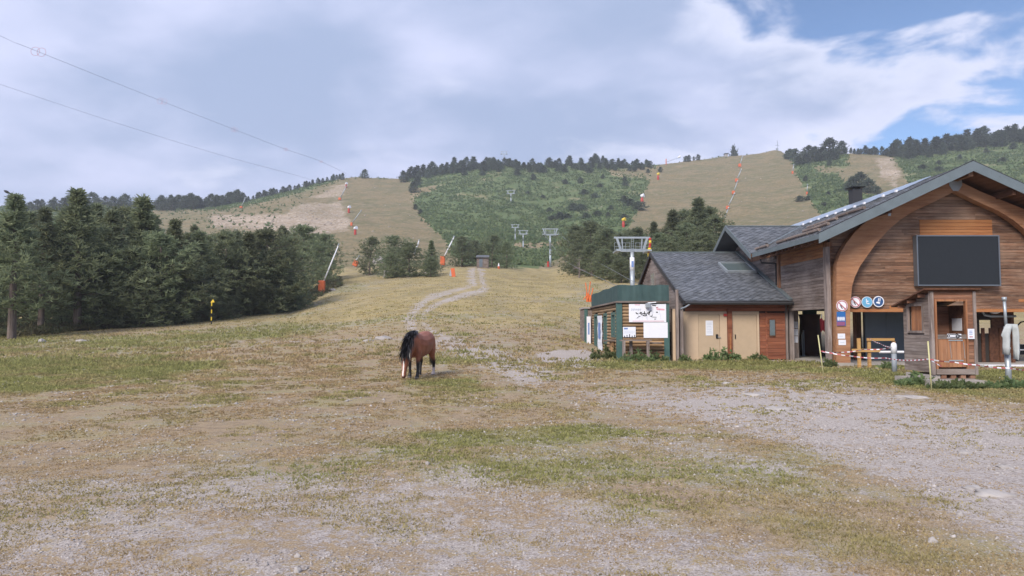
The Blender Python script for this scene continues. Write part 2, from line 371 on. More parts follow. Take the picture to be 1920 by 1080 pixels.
def slate_mat():
    k = NT('roof_slate'); p = k.pos()
    a = k.noise(p, 7.0, 3); b = k.noise(p, .45, 5); r = k.n('ShaderNodeNewGeometry').outputs['Random Per Island']
    col = k.mix(k.step(r, 0, 1), (.068, .075, .088), (.135, .145, .168))
    col = k.mix(k.math('MULTIPLY', k.step(b, .45, .7), .35), col, (.085, .085, .08))
    col = k.mix(k.math('MULTIPLY', k.step(a, .6, .8), .4), col, (.19, .195, .20))
    return k.fin(col, .55, 0, .45)
M['slate'] = slate_mat()
def net_mat(name, c, thr):
    k = NT(name); p = k.pos()
    n = k.noise(p, 3.0, 4); w = k.n('ShaderNodeTexWave', wave_type='BANDS', bands_direction='X'); k.put(w.inputs['Vector'], p); w.inputs['Scale'].default_value = 1.2
    col = k.mix(k.math('MULTIPLY', k.step(n, .35, .7), .5), c, tuple(x * .6 for x in c))
    col = k.mix(k.math('MULTIPLY', w.outputs[1], .18), col, tuple(x * 1.4 for x in c))
    return k.fin(col, .75, 0, .2)
M['netgreen'] = net_mat('green_shade_net', (.05, .088, .09), .5)
M['netred'] = net_mat('red_net', (.50, .045, .05), .5)
M['netorange'] = net_mat('orange_net', (.66, .17, .06), .5)
def stone_mat():
    k = NT('granite'); p = k.pos(); a = k.noise(p, 4, 6, .6); b = k.noise(p, 28, 3); r = k.n('ShaderNodeNewGeometry').outputs['Random Per Island']
    col = k.mix(k.step(a, .35, .7), (.42, .395, .39), (.27, .25, .245))
    col = k.mix(k.math('MULTIPLY', k.step(b, .5, .75), .35), col, (.55, .53, .52))
    col = k.mix(k.math('MULTIPLY', r, .45), col, (.24, .215, .20))
    k.bump(a, .5, .02)
    return k.fin(col, .9, 0, .2)
M['stone'] = stone_mat()
def foliage(name, a, b, tip, s=.9):
    k = NT(name); p = k.pos(); o = k.n('ShaderNodeObjectInfo'); g = k.n('ShaderNodeNewGeometry').outputs['Random Per Island']
    n = k.noise(p, s, 3)
    col = k.mix(k.step(n, .35, .65), a, b)
    col = k.mix(k.math('MULTIPLY', k.step(g, .45, 1.0), .55), col, tip)
    hv = k.n('ShaderNodeHueSaturation'); k.put(hv.inputs['Color'], col); k.put(hv.inputs['Value'], k.math('ADD', k.math('MULTIPLY', o.outputs['Random'], .5), .75))
    k.put(hv.inputs['Hue'], k.math('ADD', k.math('MULTIPLY', o.outputs['Random'], .03), .485))
    k.fin(hv.outputs[0], .75, 0, .15)
    tr = k.n('ShaderNodeBsdfTranslucent'); k.put(tr.inputs[0], hv.outputs[0]); mx = k.n('ShaderNodeMixShader'); mx.inputs[0].default_value = .55
    k.L.new(k.b.outputs[0], mx.inputs[1]); k.L.new(tr.outputs[0], mx.inputs[2]); k.L.new(mx.outputs[0], k.N['Material Output'].inputs[0])
    return k.m
M['needles'] = foliage('pine_needles', (.215, .245, .14), (.165, .20, .125), (.33, .345, .195))
M['farneedles'] = foliage('far_pine_needles', (.115, .138, .098), (.092, .12, .09), (.165, .18, .12))
M['weed'] = foliage('weed_leaves', (.185, .24, .11), (.15, .21, .10), (.26, .29, .14), 3)
M['scrub'] = foliage('scrub_leaves', (.17, .215, .10), (.125, .175, .085), (.235, .245, .125), .05)
M['undergrowth'] = foliage('undergrowth_leaves', (.10, .12, .065), (.15, .125, .08), (.20, .19, .12), .6)

def ground_mat():
    k = NT('ground_cover'); p = k.pos()
    za = k.n('ShaderNodeAttribute', attribute_name='zone_a'); zb = k.n('ShaderNodeAttribute', attribute_name='zone_b')
    sa = k.n('ShaderNodeSeparateColor'); k.L.new(za.outputs['Color'], sa.inputs[0]); sb = k.n('ShaderNodeSeparateColor'); k.L.new(zb.outputs['Color'], sb.inputs[0])
    gravel, green, gold = sa.outputs; scrub, piste, earth = sb.outputs
    n_big = k.noise(p, .16, 5); n_mid = k.noise(p, .9, 6, .6); n_fine = k.noise(p, 5.0, 9, .78); n_xf = k.noise(p, 26, 6, .75); n_far = k.noise(p, .045, 6, .6); n_f2 = k.noise(p, .3, 6, .65)
    # turf
    dry = k.mix(k.step(n_fine, .42, .60), (.325, .245, .158), (.215, .158, .102))
    dry = k.mix(k.math('MULTIPLY', k.step(n_mid, .42, .65), .7), dry, (.30, .255, .135))
    grn = k.mix(k.step(n_fine, .35, .68), (.225, .22, .09), (.15, .152, .06))
    gld = k.mix(k.step(n_f2, .38, .62), (.365, .285, .132), (.255, .205, .095))
    gld = k.mix(k.math('MULTIPLY', k.step(n_fine, .45, .7), .5), gld, (.185, .175, .09))
    gfac = k.step(k.math('ADD', k.math('MULTIPLY', green, .8), k.math('MULTIPLY', k.math('ADD', n_mid, k.math('MULTIPLY', n_fine, 1.6)), 1.4)), 1.85, 2.30, 0, .8)
    turf = k.mix(k.step(k.math('ADD', gold, k.math('MULTIPLY', n_mid, .4)), .35, .9), dry, gld)
    turf = k.mix(gfac, turf, grn)
    # gravel
    vo = k.n('ShaderNodeTexVoronoi'); k.put(vo.inputs['Vector'], p); vo.inputs['Scale'].default_value = 26
    grv = k.mix(k.step(n_xf, .42, .60), (.46, .415, .40), (.265, .23, .215))
    grv = k.mix(k.math('MULTIPLY', k.step(vo.outputs['Distance'], .42, .1), .35), grv, (.56, .53, .52))
    grv = k.mix(k.math('MULTIPLY', k.step(n_mid, .45, .7), .45), grv, (.33, .29, .25))
    cov = k.math('ADD', gravel, k.math('ADD', k.math('MULTIPLY', n_fine, 1.5), k.math('ADD', k.math('MULTIPLY', n_mid, .8), k.math('MULTIPLY', n_xf, 1.4))))
    col = k.mix(k.step(cov, 2.32, 2.42), turf, grv)
    spk = k.noise(p, 60, 3, .6); col = k.mix(k.step(spk, .56, .64, 0, .6), col, (.52, .47, .44)); col = k.mix(k.step(spk, .44, .36, 0, .6), col, (.13, .10, .07))
    # far slopes
    scr = k.mix(k.step(n_f2, .36, .64), (.08, .122, .052), (.125, .15, .066))
    scr = k.mix(k.step(n_far, .55, .70, 0, .8), scr, (.24, .205, .12))
    scr = k.mix(k.step(n_mid, .50, .72, 0, .6), scr, (.085, .115, .06))
    pis = k.mix(k.step(n_far, .45, .55), (.215, .168, .098), (.155, .142, .078))
    pis = k.mix(k.step(n_f2, .46, .58, 0, .7), pis, (.24, .19, .115))
    pis = k.mix(k.step(n_mid, .46, .58, 0, .8), pis, (.125, .12, .068)); pis = k.mix(k.step(k.noise(p, .11, 5, .7, (1.0, 3.0, 1.0)), .53, .60, 0, .45), pis, (.27, .215, .145))
    ear = k.mix(k.step(n_f2, .42, .58), (.37, .295, .225), (.25, .195, .14))
    ear = k.mix(k.step(n_mid, .5, .6, 0, .7), ear, (.50, .44, .39))
    def edge(f, lo=.35, hi=.65, am=1.0):
        return k.step(k.math('ADD', f, k.math('MULTIPLY', k.math('SUBTRACT', k.math('ADD', n_f2, k.math('MULTIPLY', n_far, .8)), .9), am)), lo, hi)
    col = k.mix(edge(scrub), col, scr); col = k.mix(edge(piste), col, pis); col = k.mix(edge(earth, .2, .75, 1.6), col, ear)
    h = k.math('ADD', k.math('MULTIPLY', n_fine, .6), k.math('MULTIPLY', n_xf, .4))
    k.bump(h, .55, .05)
    return k.fin(col, .95, 0, .12)
M['ground'] = ground_mat()
def tint_mat(name, rough=.85, tl=.5):
    k = NT(name); a = k.n('ShaderNodeAttribute', attribute_name='tint'); k.fin(a.outputs['Color'], rough, 0, .15)
    if tl:
        tr = k.n('ShaderNodeBsdfTranslucent'); k.put(tr.inputs[0], a.outputs['Color']); mx = k.n('ShaderNodeMixShader'); mx.inputs[0].default_value = tl
        k.L.new(k.b.outputs[0], mx.inputs[1]); k.L.new(tr.outputs[0], mx.inputs[2]); k.L.new(mx.outputs[0], k.N['Material Output'].inputs[0])
    return k.m
M['grass'] = tint_mat('grass_blades'); M['pebble'] = tint_mat('pebbles', .9, 0)

# ------------------------------------------------------------------ mesh helpers
def tag(o, label, cat, group=None, kind=None):
    o['label'] = label; o['category'] = cat
    if group: o['group'] = group
    if kind: o['kind'] = kind
    return o
def link(name, me, parent=None, loc=None, rot=None, scale=None):
    o = bpy.data.objects.new(name, me); COL.objects.link(o)
    if parent is not None: o.parent = parent
    if loc is not None: o.location = loc
    if rot is not None: o.rotation_euler = rot
    if scale is not None: o.scale = scale
    return o
def thing(name, label, cat, loc=(0, 0, 0), rz=0.0, group=None):
    o = link(name, None, None, loc, (0, 0, rz)); o.empty_display_size = .2
    return tag(o, label, cat, group)
class MB:
    def __init__(s): s.v = []; s.f = []
    def quad(s, *p):
        i = len(s.v); s.v += [tuple(q) for q in p]; s.f.append(tuple(range(i, i + len(p)))); return s
    def box(s, x0, x1, y0, y1, z0, z1):
        i = len(s.v); s.v += [(x, y, z) for z in (z0, z1) for y in (y0, y1) for x in (x0, x1)]
        s.f += [tuple(i + j for j in q) for q in ((0, 2, 3, 1), (4, 5, 7, 6), (0, 1, 5, 4), (2, 6, 7, 3), (0, 4, 6, 2), (1, 3, 7, 5))]; return s
    def beam(s, a, b, w, h, up=(0, 0, 1)):
        a, b = Vector(a), Vector(b); d = (b - a).normalized(); u = Vector(up)
        if abs(d.dot(u)) > .98: u = Vector((1, 0, 0))
        r = d.cross(u).normalized(); u = r.cross(d); i = len(s.v)
        for c in (a, b):
            for x, y in ((-w, -h), (w, -h), (w, h), (-w, h)): s.v.append(tuple(c + r * x * .5 + u * y * .5))
        s.f += [tuple(i + j for j in q) for q in ((3, 2, 1, 0), (4, 5, 6, 7), (0, 1, 5, 4), (1, 2, 6, 5), (2, 3, 7, 6), (3, 0, 4, 7))]; return s
    def tube(s, pts, rad, n=8, cap=True):
        pts = [Vector(p) for p in pts]; rad = rad if isinstance(rad, (list, tuple)) else [rad] * len(pts); base = len(s.v)
        for k, p in enumerate(pts):
            d = (pts[min(k + 1, len(pts) - 1)] - pts[max(k - 1, 0)]).normalized(); u = Vector((0, 0, 1)) if abs(d.z) < .95 else Vector((0, 1, 0))
            r = d.cross(u).normalized(); u = r.cross(d)
            for j in range(n):
                a = 2 * math.pi * j / n; s.v.append(tuple(p + (r * math.cos(a) + u * math.sin(a)) * rad[k]))
        for k in range(len(pts) - 1):
            for j in range(n):
                a, b = base + k * n + j, base + k * n + (j + 1) % n; s.f.append((a, a + n, b + n, b))
        if cap:
            s.f.append(tuple(base + j for j in range(n))); e = base + (len(pts) - 1) * n; s.f.append(tuple(e + j for j in reversed(range(n))))
        return s
    def prism(s, pts, vec):
        """closed outline pts (3d) extruded by vec"""
        i = len(s.v); n = len(pts); vec = Vector(vec); s.v += [tuple(p) for p in pts] + [tuple(Vector(p) + vec) for p in pts]
        s.f.append(tuple(range(i, i + n))); s.f.append(tuple(reversed(range(i + n, i + 2 * n))))
        for k in range(n): a, b = i + k, i + (k + 1) % n; s.f.append((b, a, a + n, b + n))
        return s
    def strip(s, A, B, vec):
        """band between polylines A and B, extruded by vec"""
        n = len(A); vec = Vector(vec); i = len(s.v)
        s.v += [tuple(p) for p in A] + [tuple(p) for p in B] + [tuple(Vector(p) + vec) for p in A] + [tuple(Vector(p) + vec) for p in B]
        for k in range(n - 1):
            a, b, c, d = i + k, i + n + k, i + 2 * n + k, i + 3 * n + k
            s.f += [(a, a + 1, b + 1, b), (c, d, d + 1, c + 1), (a, c, c + 1, a + 1), (b, b + 1, d + 1, d)]
        for k in (0, n - 1): s.f.append((i + k, i + n + k, i + 3 * n + k, i + 2 * n + k))
        return s
    def disc(s, c, r, y_off=0.0, n=28):
        i = len(s.v); c = Vector(c)
        for j in range(n): a = 2 * math.pi * j / n; s.v.append((c.x + r * math.cos(a), c.y + y_off, c.z + r * math.sin(a)))
        s.f.append(tuple(range(i, i + n))); return s
    def ring(s, c, r0, r1, y_off=0.0, n=28):
        i = len(s.v); c = Vector(c)
        for rr in (r0, r1):
            for j in range(n): a = 2 * math.pi * j / n; s.v.append((c.x + rr * math.cos(a), c.y + y_off, c.z + rr * math.sin(a)))
        for j in range(n): k = (j + 1) % n; s.f.append((i + j, i + k, i + n + k, i + n + j))
        return s
    def mesh(s, name, mat, smooth=False):
        me = bpy.data.meshes.new(name); me.from_pydata(s.v, [], s.f); me.materials.append(M[mat] if isinstance(mat, str) else mat)
        bm = bmesh.new(); bm.from_mesh(me); bmesh.ops.recalc_face_normals(bm, faces=bm.faces); bm.to_mesh(me); bm.free()
        if smooth: me.polygons.foreach_set('use_smooth', [True] * len(me.polygons))
        return me
    def build(s, name, mat, parent=None, smooth=False, kind=None):
        o = link(name, s.mesh(name, mat, smooth), parent)
        if kind: o['kind'] = kind
        return o
def npmesh(name, V, F, mat, attrs=None, smooth=False):
    """V (n,3), F (m,3 or 4) numpy arrays"""
    me = bpy.data.meshes.new(name); n, m, k = len(V), len(F), F.shape[1]
    me.vertices.add(n); me.vertices.foreach_set('co', np.ascontiguousarray(V, np.float32).ravel())
    me.loops.add(m * k); me.loops.foreach_set('vertex_index', np.ascontiguousarray(F, np.int32).ravel())
    me.polygons.add(m); me.polygons.foreach_set('loop_start', np.arange(0, m * k, k, dtype=np.int32)); me.polygons.foreach_set('loop_total', np.full(m, k, np.int32))
    if smooth: me.polygons.foreach_set('use_smooth', np.ones(m, bool))
    me.update(calc_edges=True)
    for an, arr in (attrs or {}).items():
        a = me.color_attributes.new(an, 'FLOAT_COLOR', 'POINT'); full = np.ones((n, 4), np.float32); full[:, :3] = arr; a.data.foreach_set('color', full.ravel())
    me.materials.append(M[mat]); return me
_ub = {}
def unit_box(mat):
    if mat not in _ub: _ub[mat] = MB().box(-.5, .5, -.5, .5, -.5, .5).mesh('plank_' + mat, mat)
    return _ub[mat]
def plank(parent, mat, c, d, name='plank', rot=None):
    return link(name, unit_box(mat), parent, c, rot, d)
def rel(o, loc):
    """origin of a thing at loc while its parts keep world coordinates"""
    o.location = loc
    for ch in o.children: ch.matrix_parent_inverse = Matrix.Translation(-Vector(loc))
    return o

# ------------------------------------------------------------------ ground sheet
def build_ground():
    rows = np.concatenate([np.arange(-40, -2, 2.0), np.arange(-2, 14, .22), np.arange(14, 32, .32), np.arange(32, 80, .6), np.arange(80, 200, 1.1), np.arange(200, 585, 1.7), np.arange(585, 760, 8.0), np.arange(760, 1000, 40.0)])
    us = np.concatenate([np.linspace(-1.7, -.82, 40, endpoint=False), np.linspace(-.82, .82, 520), np.linspace(.82, 1.7, 41)[1:]])
    U, Yv = np.meshgrid(us, rows); scale = np.where(Yv > 0, Yv + 22 * np.exp(-np.maximum(Yv, 0) / 12), 22.0)
    X = U * scale; Z = terr(X, Yv)
    g = zones(X, Yv, Z); r, c = X.shape
    V = np.stack([X.ravel(), Yv.ravel(), Z.ravel()], 1)
    idx = np.arange(r * c).reshape(r, c); F = np.stack([idx[:-1, :-1], idx[:-1, 1:], idx[1:, 1:], idx[1:, :-1]], -1).reshape(-1, 4)
    za = np.stack([q.ravel() for q in g[:3]], 1); zb = np.stack([q.ravel() for q in g[3:]], 1)
    o = link('ground', npmesh('ground', V, F, 'ground', {'zone_a': za, 'zone_b': zb}, True))
    tag(o, 'gravelly mountain meadow rising to the grassy ski slopes', 'ground', kind='structure')
build_ground()
# ------------------------------------------------------------------ slate roofs
def slates(parent, org, U, V, lu, lv, inside=None, w=.30, h=.30, th=.016):
    """overlapping pointed slates on the plane org + u*U + v*V (v up the slope); real edges, lower tips lifted"""
    org, U, V = Vector(org), Vector(U).normalized(), Vector(V).normalized(); Nn = U.cross(V)
    if Nn.z < 0: Nn = -Nn
    vs, fs = [], []; rng = random.Random(5); row = 0; v = 0.0
    while v < lv + h * .5:
        u = -w * .5 * (row % 2)
        while u < lu + w * .5:
            cu, cv = u + w * .5, v
            if -.02 <= cu <= lu + .02 and (inside is None or inside(cu, cv)):
                j = lambda a: rng.uniform(-a, a)
                pts = [(cu + j(.008), cv - h * .5 + j(.012), .030 + j(.010)), (cu + w * .5, cv, .020 + j(.007)), (cu + j(.01), cv + h * .55, .006), (cu - w * .5, cv, .020 + j(.007))]
                pts = [(min(max(a, 0), lu), min(max(b, 0), lv), c) for a, b, c in pts]
                i = len(vs)
                for a, b, c in pts: vs.append(org + U * a + V * b + Nn * (c + th))
                for a, b, c in pts: vs.append(org + U * a + V * b + Nn * (c - th * .2))
                fs += [(i, i + 1, i + 2, i + 3), (i + 4, i + 5, i + 1, i), (i + 7, i + 4, i, i + 3)]
            u += w
        v += h * .5; row += 1
    mb = MB(); mb.v = [tuple(q) for q in vs]; mb.f = fs
    me = bpy.data.meshes.new('slates'); me.from_pydata(mb.v, [], mb.f); me.materials.append(M['slate'])
    o = link('slates', me, parent); o['kind'] = 'stuff'; return o

# ================================================================== lift station (large timber building)
EAX, EAZ, APX, APZ, YF, YW = 11.0, 4.86, 16.55, 7.42, 24.6, 26.0
SL = (APZ - EAZ) / (APX - EAX)
YB = 41.3                                            # back end of the main roof
ST = thing('lift_station', 'large timber lift station with slate gable roof, curved beams and dark screen on its front', 'building')
def roofz(X): return EAZ + SL * (X - EAX) if X <= APX else APZ - SL * (X - APX)
XR = 2 * APX - EAX; XWL, XWR = 12.0, 2 * APX - 12.0
CLB = at(1600, 579, YW).z                             # lower edge of the cladding
GZ = gz(13, 26)
# front wall with single boards
fw = MB().prism([(XWL, YW + .06, CLB + .01), (XWR, YW + .06, CLB + .01), (XWR, YW + .06, roofz(XWR) - .12), (APX, YW + .06, APZ - .12), (XWL, YW + .06, roofz(XWL) - .12)], (0, .14, 0)).build('front_wall', 'interior', ST)
rng = random.Random(3)
pitch = .125; z = CLB; row = 0
nx0, nz0 = at(1725, 441, YW).x, at(1725, 441, YW).z; nx1, nz1 = at(1860, 412, YW).x, at(1860, 412, YW).z
while z < APZ - .35:
    zt = z + pitch * .5; d = (APZ - .2 - (z + pitch)) / SL; x0, x1 = max(XWL + .02, APX - d), min(XWR - .02, APX + d)
    cuts = [x0]
    while x1 - cuts[-1] > 4.2: cuts.append(cuts[-1] + rng.uniform(1.6, 4.0))
    cuts.append(x1)
    new = nz0 <= zt <= nz1
    if new: cuts = sorted([c for c in cuts if c < nx0 - .4 or c > nx1 + .4] + [nx0, nx1])
    for a, b in zip(cuts[:-1], cuts[1:]):
        isnew = new and a >= nx0 - .01 and b <= nx1 + .01
        if b - a > .05:
            plank(fw, 'newplank' if isnew or (zt < CLB + .45 and rng.random() < .3) else 'facade', ((a + b) / 2, YW + .035 - (.012 if isnew else rng.uniform(0, .01)), zt), (b - a - .006, .045, pitch - .011), rot=(R(rng.uniform(2, 4)), 0, R(rng.uniform(-.06, .06))))
    z += pitch; row += 1
MB().box(XWL + .3, XWR - .3, YW - .03, YW + .16, CLB - .12, CLB - .003).build('lintel', 'newplank', ST)
# left side wall: boarded panel between the corner and the little house, then the wall under the cross gable
sw = MB().box(XWL + .03, XWL + .16, YW + .1, 31.0, CLB, 4.98).build('side_wall', 'interior', ST)
z = CLB
while z < 4.85:
    top = z > 4.15
    plank(sw, 'newplank_y' if top else 'greywood', (XWL + .005 - rng.uniform(0, .012), (YW + .5 + 30.75) / 2, z + pitch / 2), (.045, 30.75 - YW - .5, pitch - .012), rot=(0, R(rng.uniform(-4, -2)), 0)); z += pitch
gw = MB().prism([(XWL + .05, 31.0, 2.4), (XWL + .05, 39.4, 2.4), (XWL + .05, 39.4, 4.75), (XWL + .05, 35.2, 6.5), (XWL + .05, 31.0, 4.75)], (.14, 0, 0)).build('cross_gable_wall', 'interior', ST)
z = 2.5
while z < 6.35:
    hw = 3.95 if z < 4.55 else max(0.1, 4.0 * (6.55 - z - pitch) / (6.5 - 4.55)); a, b = max(31.15, 35.2 - hw), 35.2 + hw
    plank(gw, 'greywood', (XWL + .02 - rng.uniform(0, .012), (a + b) / 2, z + pitch / 2), (.045, b - a, pitch - .012), rot=(0, R(-3), 0)); z += pitch
for yy, ww in ((26.12, .22), (30.9, .2)):
    MB().box(XWL - .10, XWL + .10, yy - ww / 2, yy + ww / 2, GZ - .1 if yy < 28 else 2.0, 4.75).build('post', 'post', ST)
MB().box(XWL - .24, XWL - .105, 25.78, 26.05, GZ - .1, 4.55).build('post', 'greywood_z', ST)
MB().box(XWR - .12, XWR + .12, 25.9, 26.2, GZ - .1, 4.9).build('post', 'post', ST)
MB().box(XWL - .02, XWL + .14, 26.2, 39.2, 4.76, 4.98).build('wall_plate', 'post', ST)
# back and far side walls (closed building, open passages in front)
MB().box(XWR - .15, XWR, YW + .2, YB - 1, CLB, 5.0).build('far_side_wall', 'facade', ST)
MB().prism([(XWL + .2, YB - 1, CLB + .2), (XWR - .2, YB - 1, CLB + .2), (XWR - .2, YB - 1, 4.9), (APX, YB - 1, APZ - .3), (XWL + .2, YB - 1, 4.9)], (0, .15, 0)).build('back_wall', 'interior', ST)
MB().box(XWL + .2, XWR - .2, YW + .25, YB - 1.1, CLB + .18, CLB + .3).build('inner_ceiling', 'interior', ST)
# curved glulam beams
AY = 25.58
oc = [(1568.5, 690), (1568.5, 560), (1568.6, 497), (1575, 476), (1587, 456), (1602, 436), (1622, 417), (1643, 403), (1666, 392), (1702, 377), (1745, 359), (1797, 336)]
ic = [(1595, 690), (1594, 575), (1598, 535), (1603, 519), (1612, 500), (1625, 481), (1643, 456), (1666, 431), (1688, 412), (1713, 396), (1750, 379), (1797, 358)]
def P(q, Y=AY): v = at(q[0], q[1], Y); return Vector((v.x, Y, v.z))
A = [P(q) for q in oc]; B = [P(q) for q in ic]
A[0].z = B[0].z = GZ + .12
A[-1].x = B[-1].x = APX
for sx in (1, -1):
    fl = lambda L: [Vector((p.x if sx > 0 else 2 * APX - p.x, p.y, p.z)) for p in L]
    MB().strip(fl(A), fl(B), (0, .32, 0)).build('curved_beam', 'glulam', ST)
for cx in ((A[0].x + B[0].x) / 2, 2 * APX - (A[0].x + B[0].x) / 2):
    MB().box(cx - .33, cx + .33, 25.45, 26.05, GZ - .2, GZ + .14).build('beam_footing', 'concrete', ST)
pc = P((1791, 345)); pz = pc.z
MB().prism([(APX - .24, AY - .02, pz + .28), (APX + .24, AY - .02, pz + .28), (APX + .24, AY - .02, pz - .05), (APX + .1, AY - .02, pz - .26), (APX - .1, AY - .02, pz - .26), (APX - .24, AY - .02, pz - .05)], (0, .03, 0)).build('steel_plate', 'galv', ST)
hp = P((1667, 399)); MB().box(hp.x - .05, hp.x + .05, AY - .03, AY - .003, hp.z - .12, hp.z + .28).build('steel_bracket', 'galv', ST)
# roof
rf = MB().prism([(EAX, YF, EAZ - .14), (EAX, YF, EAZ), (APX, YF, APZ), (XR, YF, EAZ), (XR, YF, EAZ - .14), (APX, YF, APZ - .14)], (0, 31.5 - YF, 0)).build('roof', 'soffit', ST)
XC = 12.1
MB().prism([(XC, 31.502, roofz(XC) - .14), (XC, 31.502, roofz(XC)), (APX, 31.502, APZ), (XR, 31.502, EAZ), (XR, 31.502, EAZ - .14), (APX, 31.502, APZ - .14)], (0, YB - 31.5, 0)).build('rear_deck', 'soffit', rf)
Ln = math.hypot(APX - EAX, APZ - EAZ); Vd = Vector((APX - EAX, 0, APZ - EAZ)).normalized()
s1 = slates(rf, (EAX, YF, EAZ), (0, 1, 0), Vd, YB - YF, Ln, inside=lambda u, v: u < 31.5 - YF or v * Vd.x > XC - EAX + .1)
s2 = slates(rf, (XR, YF, EAZ), (0, 1, 0), (-Vd.x, 0, Vd.z), 6.0, Ln)
MB().prism([(XR, YF + 6, EAZ + .03), (APX, YF + 6, APZ + .03), (APX, YB, APZ + .03), (XR, YB, EAZ + .03)], (0, 0, .02)).build('far_slope_sheet', 'slate', rf)
for sx in (-1, 1):
    e = Vector((APX + sx * (APX - EAX + .05), YF - .03, EAZ - .03)); t = Vector((APX, YF - .03, APZ + .02))
    MB().strip([e + Vector((0, 0, .06)), t + Vector((0, 0, .06))], [e - Vector((0, 0, .30)), t - Vector((0, 0, .30))], (0, -.035, 0)).build('barge_board', 'zinc', rf)
    e2 = e + Vector((0, -.02, .07)); t2 = t + Vector((0, -.02, .07))
    MB().strip([e2 + Vector((0, 0, .03)), t2 + Vector((0, 0, .03))], [e2, t2], (0, .14, 0)).build('edge_flashing', 'darkmetal', rf)
MB().box(EAX - .03, EAX - .003, YF, 31.5, EAZ - .16, EAZ + .03).build('eave_board', 'zinc', rf)
for xx, zz, w_, h_ in ((APX, APZ - .30, .17, .28), (13.6, roofz(13.6) - .28, .14, .24), (2 * APX - 13.6, roofz(13.6) - .28, .14, .24), (2 * APX - 15.0, roofz(15.0) - .28, .14, .24)):
    MB().box(xx - w_ / 2, xx + w_ / 2, YF + .1, YW + .3, zz - h_ / 2, zz + h_ / 2).build('purlin', 'soffit' if xx != APX else 'post', rf)
y_ = YF + .5
while y_ < 31.2:
    MB().beam((EAX + .06, y_, EAZ - .20), (XWL + .05, y_, roofz(XWL) - .22), .1, .13).build('rafter_end', 'soffit', rf); y_ += .62
# bright metal sheets along the ridge
y_ = 27.0
while y_ < YB - .4:
    x0, x1 = 15.0 + rng.uniform(-.03, .03) + (.35 if y_ < 28 else 0), APX - .04; dx = .065
    MB().prism([(x0, y_, roofz(x0) + dx), (x1, y_, roofz(x1) + dx), (x1, y_ + .86, roofz(x1) + dx + .01), (x0, y_ + .86, roofz(x0) + dx + .01)], (0, 0, .025)).build('metal_sheet', 'sheet', rf)
    MB().box(x0 - .06, x0 + .02, y_ + .36, y_ + .46, roofz(x0) + .04, roofz(x0) + .13).build('sheet_clip', 'white', rf)
    y_ += .88
# snow guard logs
for X_, ya, yb in ((11.35, 25.4, 33.5), (12.15, 26.4, 29.0), (12.9, 27.3, 30.2), (13.3, 25.9, 28.0)):
    y_ = ya
    while y_ < yb - .5:
        ln = rng.uniform(.8, 1.25); zz = roofz(X_) + .125
        if rng.random() < .82: MB().tube([(X_, y_, zz), (X_ + rng.uniform(-.02, .02), y_ + ln, zz)], .065, 7).build('snow_guard_log', 'greywood', rf)
        y_ += ln + .07
# cross gable roof
cgz = 6.62; CG0, CG1, CGM = 31.55, 38.85, 35.2; xe = EAX - .05; xm = EAX + (cgz - EAZ) / SL
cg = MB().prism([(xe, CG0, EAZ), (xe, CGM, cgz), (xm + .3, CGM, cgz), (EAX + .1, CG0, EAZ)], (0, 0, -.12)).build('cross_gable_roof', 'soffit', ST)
MB().prism([(xe, CG1, EAZ), (xe, CGM, cgz), (xm + .3, CGM, cgz), (EAX + .1, CG1, EAZ)], (0, 0, -.12)).build('rear_slope', 'slate', cg)
Vg = Vector((0, CGM - CG0, cgz - EAZ)); lg = Vg.length
slates(cg, (xe, CG0, EAZ), (1, 0, 0), Vg, xm - xe + .2, lg, inside=lambda u, v: u < (xm - xe) * v / lg + .22)
for ya, sgn in ((CG0, 1), (CG1, -1)):
    a = Vector((xe - .02, ya, EAZ - .02)); b = Vector((xe - .02, CGM, cgz + .03))
    MB().strip([a + Vector((0, 0, .05)), b + Vector((0, 0, .05))], [a - Vector((0, 0, .2)), b - Vector((0, 0, .2))], (-.035, 0, 0)).build('barge_board', 'zinc', cg)
MB().box(xe, xm, CGM - .08, CGM + .08, cgz + .02, cgz + .07).build('ridge_cap', 'zinc', cg)
MB().beam((xe + .1, CG0 + .05, EAZ + .05), (xm, CGM, cgz + .05), .12, .03).build('valley_flashing', 'zinc', cg)
MB().beam((EAX + .2, CGM, cgz - .28), (XWL + .1, CGM, cgz - .28), .16, .24).build('ridge_purlin', 'soffit', cg)
MB().tube([(11.35, 31.5, 4.62), (11.4, 31.5, 4.45), (11.94, 31.2, 4.40), (11.94, 31.2, 3.35)], .045, 8).build('down_pipe', 'darkmetal', ST)
# chimney behind the ridge
cy = APX * FPX / 643
MB().box(APX + .05, APX + .5, cy, cy + .45, 6.9, 8.25).build('chimney', 'darkmetal', rf)
MB().box(APX - .06, APX + .61, cy - .1, cy + .55, 8.30, 8.35).build('chimney_cap', 'black', rf)
for dx_ in (.1, .42): MB().box(APX + dx_, APX + dx_ + .04, cy + .1, cy + .14, 8.24, 8.31).build('cap_leg', 'black', rf)
# inside the passages: grey panel wall, posts, concrete floor
fl_ = MB().box(XWL + .25, XWR, YW + .15, YB - 2, GZ - .15, GZ + .07).build('passage_floor', 'concrete', ST)
pl = at(1622, 600, 28.6).x; pr = at(1700, 600, 28.6).x
for k in range(3):
    a = pl + (pr - pl + .9) * k / 3; b = pl + (pr - pl + .9) * (k + 1) / 3
    MB().box(a + .004, b - .004, 28.6, 28.66, GZ + .08, CLB + .17).build('wall_panel', 'bluepanel', ST)
MB().box(pl - .02, pr + .9, 28.67, 28.75, GZ + .08, CLB + .17).build('panel_backing', 'interior', ST)
for px_ in (1604, 1612): 
    q = at(px_, 600, 29.2).x; MB().box(q - .06, q + .06, 29.2, 29.32, GZ, CLB + .18).build('inner_post', 'post', ST)
MB().box(14.85, pl + .1, 31.2, 31.3, GZ, CLB + .18).build('dark_partition', 'interior', ST)
